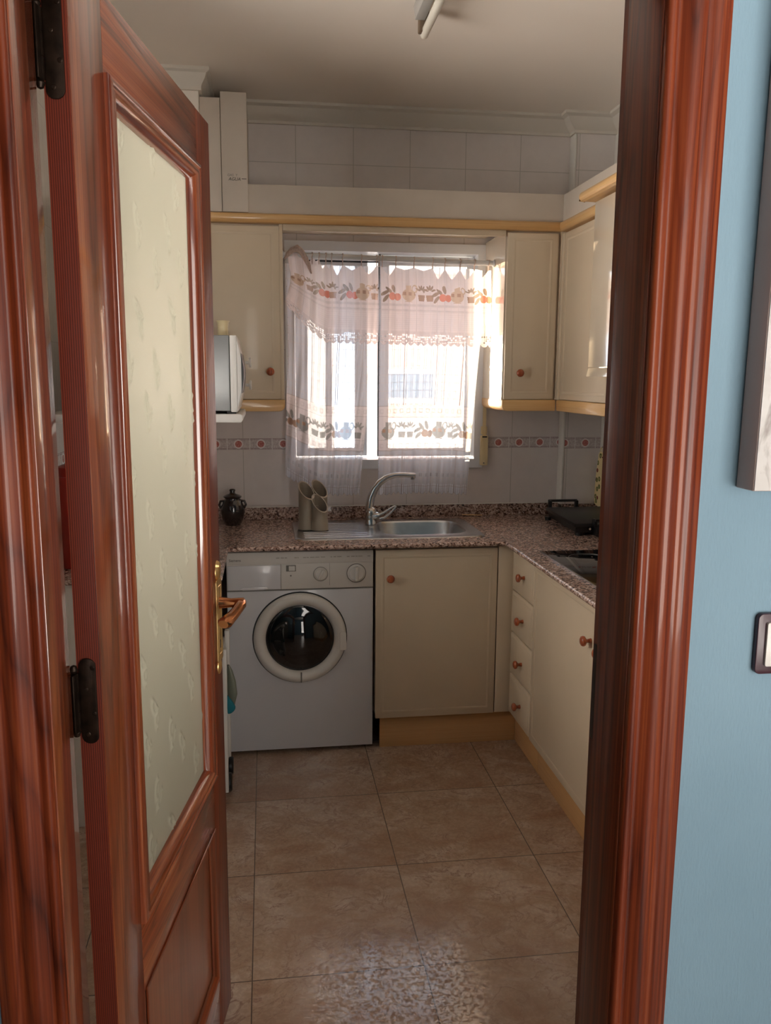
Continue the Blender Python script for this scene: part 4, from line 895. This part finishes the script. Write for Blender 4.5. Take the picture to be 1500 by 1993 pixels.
m = MB(); m.tube([(0.521, 1.58, 2.607), (0.521, 2.750, 2.607)], 0.0135, 20); m.lathe([(0.0135, 0), (0.010, 0.006), (0, 0.009)], (0.521, 2.750, 2.607), (0, 1, 0), 20); m.build('tube', M['tube_lamp'], u, 60)
for y0 in (2.706, 1.56): B(0.498, 0.530, y0, y0+0.034, 2.602, 2.674, bev=0.004).build('lamp_holder', M['brown'], u)

# ------------------------------------------------------------------ curtains
def hsh(a, b): return np.modf(np.abs(np.sin(a*12.9898+b*78.233)*43758.5453))[0]
COLW = np.array(s2l((246, 236, 236))); ORANGE = np.array(s2l((226, 132, 108))); OLIVE = np.array(s2l((164, 142, 124))); GREYG = np.array(s2l((160, 158, 154))); OCHRE = np.array(s2l((214, 190, 166))); BROWN = np.array(s2l((176, 142, 120)))
def ell(X, Z, cx_, cz, a, b, ang=0):
    c, s_ = math.cos(ang), math.sin(ang); u = (X-cx_)*c+(Z-cz)*s_; v = -(X-cx_)*s_+(Z-cz)*c; return (u/a)**2+(v/b)**2 < 1
def motif(kind, X, Z, cx_, z0, s, col, den, grey=False):
    """paints fruit / jug / potted plants; z0 = foot of the motif, s = height"""
    o = BROWN if grey else ORANGE; lf = GREYG if grey else OLIVE
    def put(mask, c, d=0.90): col[mask] = c; den[mask] = d
    if kind == 0:
        for dx, dz, an in ((-0.42, 0.42, 0.5), (-0.18, 0.62, 2.2), (0.10, 0.72, 1.8), (-0.36, 0.12, 0.9)): put(ell(X, Z, cx_+dx*s, z0+dz*s, 0.27*s, 0.10*s, an), lf)
        put(ell(X, Z, cx_+0.02*s, z0+0.24*s, 0.20*s, 0.22*s), o); put(ell(X, Z, cx_+0.34*s, z0+0.22*s, 0.20*s, 0.21*s), o*0.92)
    elif kind == 1:
        c = GREYG if grey else OCHRE
        put(ell(X, Z, cx_, z0+0.34*s, 0.40*s, 0.36*s), c); put((np.abs(X-cx_) < 0.16*s) & (Z > z0+0.6*s) & (Z < z0+0.92*s), c)
        put(ell(X, Z, cx_+0.36*s, z0+0.70*s, 0.17*s, 0.24*s) & ~ell(X, Z, cx_+0.34*s, z0+0.70*s, 0.10*s, 0.16*s), c)
        put((np.abs(Z-z0-0.42*s) < 0.10*s) & ell(X, Z, cx_, z0+0.34*s, 0.40*s, 0.36*s) & (np.sin((X-cx_)/s*18) > -0.2), BROWN)
        put((np.abs(X-cx_) < 0.22*s) & (Z > z0-0.06*s) & (Z < z0-0.01*s), c)
    else:
        for q in ((-0.24, 0.26) if kind == 2 else (0.0,)):
            px = cx_+q*s; wv = 0.17*s+0.05*s*(Z-z0)/(0.36*s)
            put((np.abs(X-px) < wv) & (Z > z0) & (Z < z0+0.36*s), BROWN if not grey else GREYG)
            for an in (0.5, 1.1, 1.57, 2.0, 2.6): put(ell(X, Z, px+0.25*s*math.cos(an), z0+0.52*s+0.28*s*math.sin(an), 0.16*s, 0.055*s, an), lf)
            if q <= 0:
                for an in (0.2, 0.9, 1.7, 2.4): put(ell(X, Z, px+0.16*s*math.cos(an), z0+0.50*s+0.22*s*math.sin(an), 0.05*s, 0.05*s), lf)
def cloth(name, x_of, z_of, y_of, wd, ht, nx, nz, paint, parent):
    """cloth coordinates U (0..wd) across, V (0..ht) downwards"""
    U, V = np.meshgrid(np.linspace(0, wd, nx), np.linspace(0, ht, nz)); col = np.tile(COLW, (nz, nx, 1)).astype(float); den = np.full((nz, nx), 0.3)
    paint(U, V, col, den)
    X = x_of(U, V); Z = z_of(U, V); Y = y_of(U, V)
    pw = parent_world(parent)
    me = grid_mesh(name, np.stack([(X-pw.x).ravel(), (Y-pw.y).ravel(), (Z-pw.z).ravel()], 1), nx, nz, np.concatenate([col, den[..., None]], -1).reshape(-1, 4))
    me.materials.append(M['cloth']); o = bpy.data.objects.new(name, me); C.objects.link(o); o.parent = parent; return o
def scal(U, p, d): return d*np.abs(np.sin(PI*U/p))
def valance_paint(items, zf, wd, ht):
    def f(U, V, col, den):
        den[:] = 0.93
        wave = 0.5+0.5*np.sin(U*2*PI/0.0055); den += 0.03*(wave > 0.5)
        ln = (np.modf(U/0.031)[0] < 0.07); den[ln] = 0.90; col[ln] = COLW*0.86
        for kd, x in items: motif(kd, U, ht-V, x, zf, 0.074, col, den)
        for z, h in ((zf-0.018, 0.005), (zf-0.040, 0.004)):
            m = np.abs((ht-V)-z) < h; col[m] = COLW*0.86; den[m] = 0.93
        b = (ht-V < zf-0.045) & (ht-V > 0.06)
        den[b & (np.modf((ht-V)/0.009)[0] < 0.3)] = 0.88
        # lace hem with eyelets
        l = ht-V <= 0.062; den[l] = 0.88; col[l] = COLW*0.93
        r = hsh(np.floor(U/0.0085), np.floor((ht-V)/0.0085)); eye = l & (r > 0.42) & (ht-V > 0.014) & (ht-V < 0.052) & (((np.modf(U/0.0085)[0]-0.5)**2+(np.modf((ht-V)/0.0085)[0]-0.5)**2) < 0.16)
        den[eye] = 0.05
        cut = (ht-V) < 0.010-scal(U, 0.030, 0.012)+0.004; den[cut] = 0.0
        sx = (0.9 if False else 1.0)
    return f
def sheer_paint(wd, ht, ztop_band, items, lace, edge=None):
    def f(U, V, col, den):
        Zb = ht-V; col[:] = np.array(s2l((236, 238, 248)))
        den[:] = 0.56
        for p in (0.0300,):
            m = (np.modf((U+0.004)/p)[0] < 0.075) | ((np.modf((U+0.004)/p)[0] > 0.30) & (np.modf((U+0.004)/p)[0] < 0.36)); col[m] = COLW*0.52; den[m] = 0.96
        m = (np.modf(Zb/0.036)[0] < 0.05); col[m] = COLW*0.6; den[m] = 0.88
        t = ztop_band
        bd = (Zb < t) & (Zb > t-0.200); den[bd] = 0.68; col[bd] = COLW
        mb_ = (Zb < t-0.046) & (Zb > t-0.152)
        for zc in (t-0.023, t-0.178):
            sq = (np.abs(Zb-zc) < 0.0095) & (np.abs(np.modf(U/0.031)[0]-0.5)*0.031 < 0.0085); inn = (np.abs(Zb-zc) < 0.006) & (np.abs(np.modf(U/0.031)[0]-0.5)*0.031 < 0.0050)
            col[sq & ~inn] = COLW*0.70; den[sq & ~inn] = 0.85
        for zc in (t, t-0.046, t-0.152, t-0.200): m = np.abs(Zb-zc) < 0.0016; col[m] = COLW*0.75; den[m] = 0.6
        for kd, x in items: motif(kd, U, Zb, x, t-0.144, 0.078, col, den, True)
        # narrow squares row and lace foot
        zc = 0.088; sq = (np.abs(Zb-zc) < 0.008) & (np.abs(np.modf(U/0.028)[0]-0.5)*0.028 < 0.007); den[sq] = 0.5
        l = Zb < lace; den[l] = 0.66; den[l & (np.modf(U/0.010)[0] < 0.4)] = 0.78
        m = np.abs(Zb-lace) < 0.0016; den[m] = 0.66
        cut = Zb < 0.012-scal(U, 0.026, 0.012); den[cut] = 0.0
        if edge is not None:
            m = (U > wd-0.004) | (U < 0.004); den[m] = 0.6
    return f
def top_edge(U, loops, dip, wd):
    """loop points stay up, cloth sags in a V between them"""
    L = np.array(loops); d = np.full_like(U, 9.0)
    out = np.zeros_like(U)
    for a, b, q in zip(L[:-1], L[1:], dip):
        m = (U >= a) & (U <= b); tt = (U-a)/(b-a); out = np.where(m, q*(1-np.abs(2*tt-1)**1.3), out)
    return out
RY, RZ0, RZ1 = 3.58, 2.038, 2.020
rodz = lambda x: RZ0+(RZ1-RZ0)*(x-0.08)/(0.93)
u = empty('curtain_rod', (0.545, RY, 2.03)); tag(u, 'thin whitish curtain rod spanning between the two wall cabinets', 'curtain rod')
m = MB(); m.tube([(0.079, RY, rodz(0.079)), (1.0035, RY, rodz(1.0035))], 0.0115, 20); m.build('rod', M['pvc'], u, 60)
m = MB(); m.lathe([(0, 0), (0.016, 0), (0.016, 0.004), (0.011, 0.008), (0.0095, 0.016)], (0.0785, RY, rodz(0.08)), (1, 0, 0), 24); m.build('end_cup', M['pvc'], u)
m = MB(); m.lathe([(0, 0), (0.016, 0), (0.016, 0.004), (0.011, 0.008), (0.0095, 0.016)], (1.0045, RY, rodz(1.0)), (-1, 0, 0), 24); m.build('end_cup', M['pvc'], u)
def loops_mesh(xs, parent, hang=0.034):
    for x in xs:
        m = MB(); z = rodz(x); pts = [(x+0.0015*math.sin(2*a), RY-0.0135*math.sin(a), z+0.0135*math.cos(a)) for a in np.linspace(-2.2, 2.2, 12)]
        pts = [(x, RY+0.002, z-hang)]+pts[::1]+[(x, RY-0.002, z-hang)]
        m.tube(pts, 0.0020, 8); m.build('hanging_loop', M['cloth_white'], parent, 60)


# right curtain
cur = empty('kitchen_curtain', (0.74, 3.6, 1.0)); tag(cur, 'sheer printed right-hand curtain with an apple and jug border, hanging straight', 'curtain', 'pair of sheer window curtains')
xl = [0.508, 0.567, 0.647, 0.729, 0.783, 0.851, 0.915, 0.978]; L0 = 0.500; WR = 0.492
lo = [x-L0 for x in xl]; dp = [0.040, 0.012, 0.012, 0.044, 0.044, 0.044, 0.036]
loops_mesh(xl, cur)
HT = 0.335
cloth('valance', lambda U, V: L0+U+0.004*np.sin(V*9), lambda U, V: rodz(L0+U)-0.030-V*(HT-0.0)/HT-(top_edge(U, lo, dp, WR))*np.clip(1-V/0.10, 0, 1),
      lambda U, V: RY+0.004+0.007*np.sin(U*2*PI/0.062+0.6)*(0.5+V/HT*0.7)-0.012*(V/HT), WR, HT, 330, 230,
      valance_paint(((0, 0.048), (1, 0.122), (2, 0.196), (0, 0.272), (1, 0.338), (3, 0.400), (0, 0.455)), 0.192, WR, HT), cur)
HS = 1.005
cloth('sheer_panel', lambda U, V: 0.502+U*(1.000-0.105*np.clip((V-0.3)/0.7, 0, 1)**0.9)+0.0, lambda U, V: rodz(0.5+U)-0.030-V+0.010*np.sin(U*6),
      lambda U, V: RY+0.034+0.013*np.sin(U*2*PI/0.090+0.4+V*0.8)*(0.4+V*0.6)+0.004*np.sin(U*2*PI/0.037+V*2), 0.460, HS, 250, 520,
      sheer_paint(0.460, HS, 0.402, ((1, 0.045), (2, 0.130), (0, 0.222), (1, 0.293), (3, 0.352), (0, 0.405), (3, 0.450)), 0.045, 1), cur)
# left curtain: its outer end is bunched over the rod and the cloth pulls to that side
cur = empty('kitchen_curtain', (0.30, 3.6, 1.0)); tag(cur, 'sheer printed left-hand curtain, its outer corner thrown up over the rod so the folds slant', 'curtain', 'pair of sheer window curtains')
xl2 = [0.183, 0.207, 0.236, 0.265, 0.290, 0.337, 0.418, 0.484, 0.494]; L1 = 0.10; WL = 0.392
loops_mesh(xl2[1:], cur)
lo2 = [x-L1 for x in xl2]; dp2 = [0.03, 0.02, 0.03, 0.02, 0.045, 0.022, 0.036, 0.0]
lift = lambda U: 0.150*np.clip(1-U/0.17, 0, 1)**1.3
cloth('valance', lambda U, V: L1+U+0.004*np.sin(V*9)+0.010*np.exp(-(U/0.1)**2)*np.sin(V*14), lambda U, V: rodz(L1+U)-0.030+np.minimum(lift(U), 0.035)*np.clip(1-V/0.05, 0, 1)-V*(HT-lift(U)*1.05)/HT-(top_edge(U, lo2, dp2, WL))*np.clip(1-V/0.10, 0, 1),
      lambda U, V: RY+0.004+(0.007*np.sin(U*2*PI/0.055+0.6)*(0.5+V/HT*0.7)-0.012*(V/HT))+0.012*np.exp(-((U-0.14)/0.03)**2)*np.sin(V*10)-0.016*np.exp(-(U/0.09)**2), WL, HT, 270, 230,
      valance_paint(((1, 0.030), (3, 0.088), (0, 0.142), (3, 0.190), (0, 0.262), (1, 0.320), (3, 0.372)), 0.192, WL, HT), cur)
cloth('sheer_panel', lambda U, V: 0.092+U*(1.0-0.185*np.clip(V, 0, 1)**1.2)+0.008*np.sin(V*5)*np.clip(1-U/0.2, 0, 1), lambda U, V: rodz(0.1+U)-0.030-V*(1.0-0.085*np.clip(1-U/0.17, 0, 1))+0.0,
      lambda U, V: RY+0.034+0.014*np.sin((U+0.16*V)*2*PI/0.075+0.4)*(0.4+V*0.6)+0.004*np.sin(U*2*PI/0.033+V*3), 0.398, 1.005, 230, 520,
      sheer_paint(0.398, 1.005, 0.402, ((0, 0.02), (1, 0.080), (3, 0.142), (3, 0.182), (0, 0.240), (1, 0.298), (3, 0.360)), 0.045, 1), cur)
# the bunched heading thrown over the rod
m = MB(); rr = random.Random(9)
P0 = [(0.088, 3.572, 2.018), (0.102, 3.568, 2.036), (0.122, 3.566, 2.055), (0.142, 3.566, 2.062), (0.160, 3.568, 2.050), (0.176, 3.570, 2.026), (0.190, 3.572, 1.996), (0.202, 3.573, 1.962)]
m.tube(P0, [0.004, 0.011, 0.016, 0.018, 0.017, 0.015, 0.011, 0.003], 20, flat=0.8)
for v in m.bm.verts:
    v.co += Vector((0.0015*math.sin(v.co.z*900), 0.002*math.sin(v.co.x*700+v.co.z*500), 0.0015*math.sin(v.co.x*800)))
m.build('bunched_heading', M['cloth_white'], cur, 80)

# ------------------------------------------------------------------ hall: picture and switch on the blue wall
u = empty('canvas_picture', (0.80, 0.98, 1.386), 0.0); tag(u, 'deep-edged pale canvas picture on the blue wall right of the door frame', 'picture')
LEAN = math.radians(0.45)
R = Matrix.Rotation(LEAN, 3, 'Y'); piv = Vector((0.618, 1.0, 1.386))
def lean(m):
    for v in m.bm.verts: v.co = piv+R @ (v.co-piv)
    return m
lean(B(0.6185, 1.12, 0.960, 0.9985, 1.386, 2.20, bev=0.0015)).build('canvas_box', M['mauve_side'], u)
lean(B(0.6195, 1.119, 0.9585, 0.9605, 1.387, 2.199)).build('print', M['canvas'], u)
u = empty('light_switch', (0.705, 1.0, 1.17)); tag(u, 'light switch with a maroon surround and white rocker on the blue wall', 'light switch')
m = MB(); m.prism(rrect(0.662, 0.748, 1.126, 1.212, 0.008), 'y', 0.991, 0.9995, bev=0.003, seg=3); m.build('surround', M['maroon'], u, 50)
m = MB(); m.prism(rrect(0.674, 0.736, 1.138, 1.200, 0.003), 'y', 0.987, 0.994, bev=0.002); m.build('rocker', M['white_plastic'], u, 50)
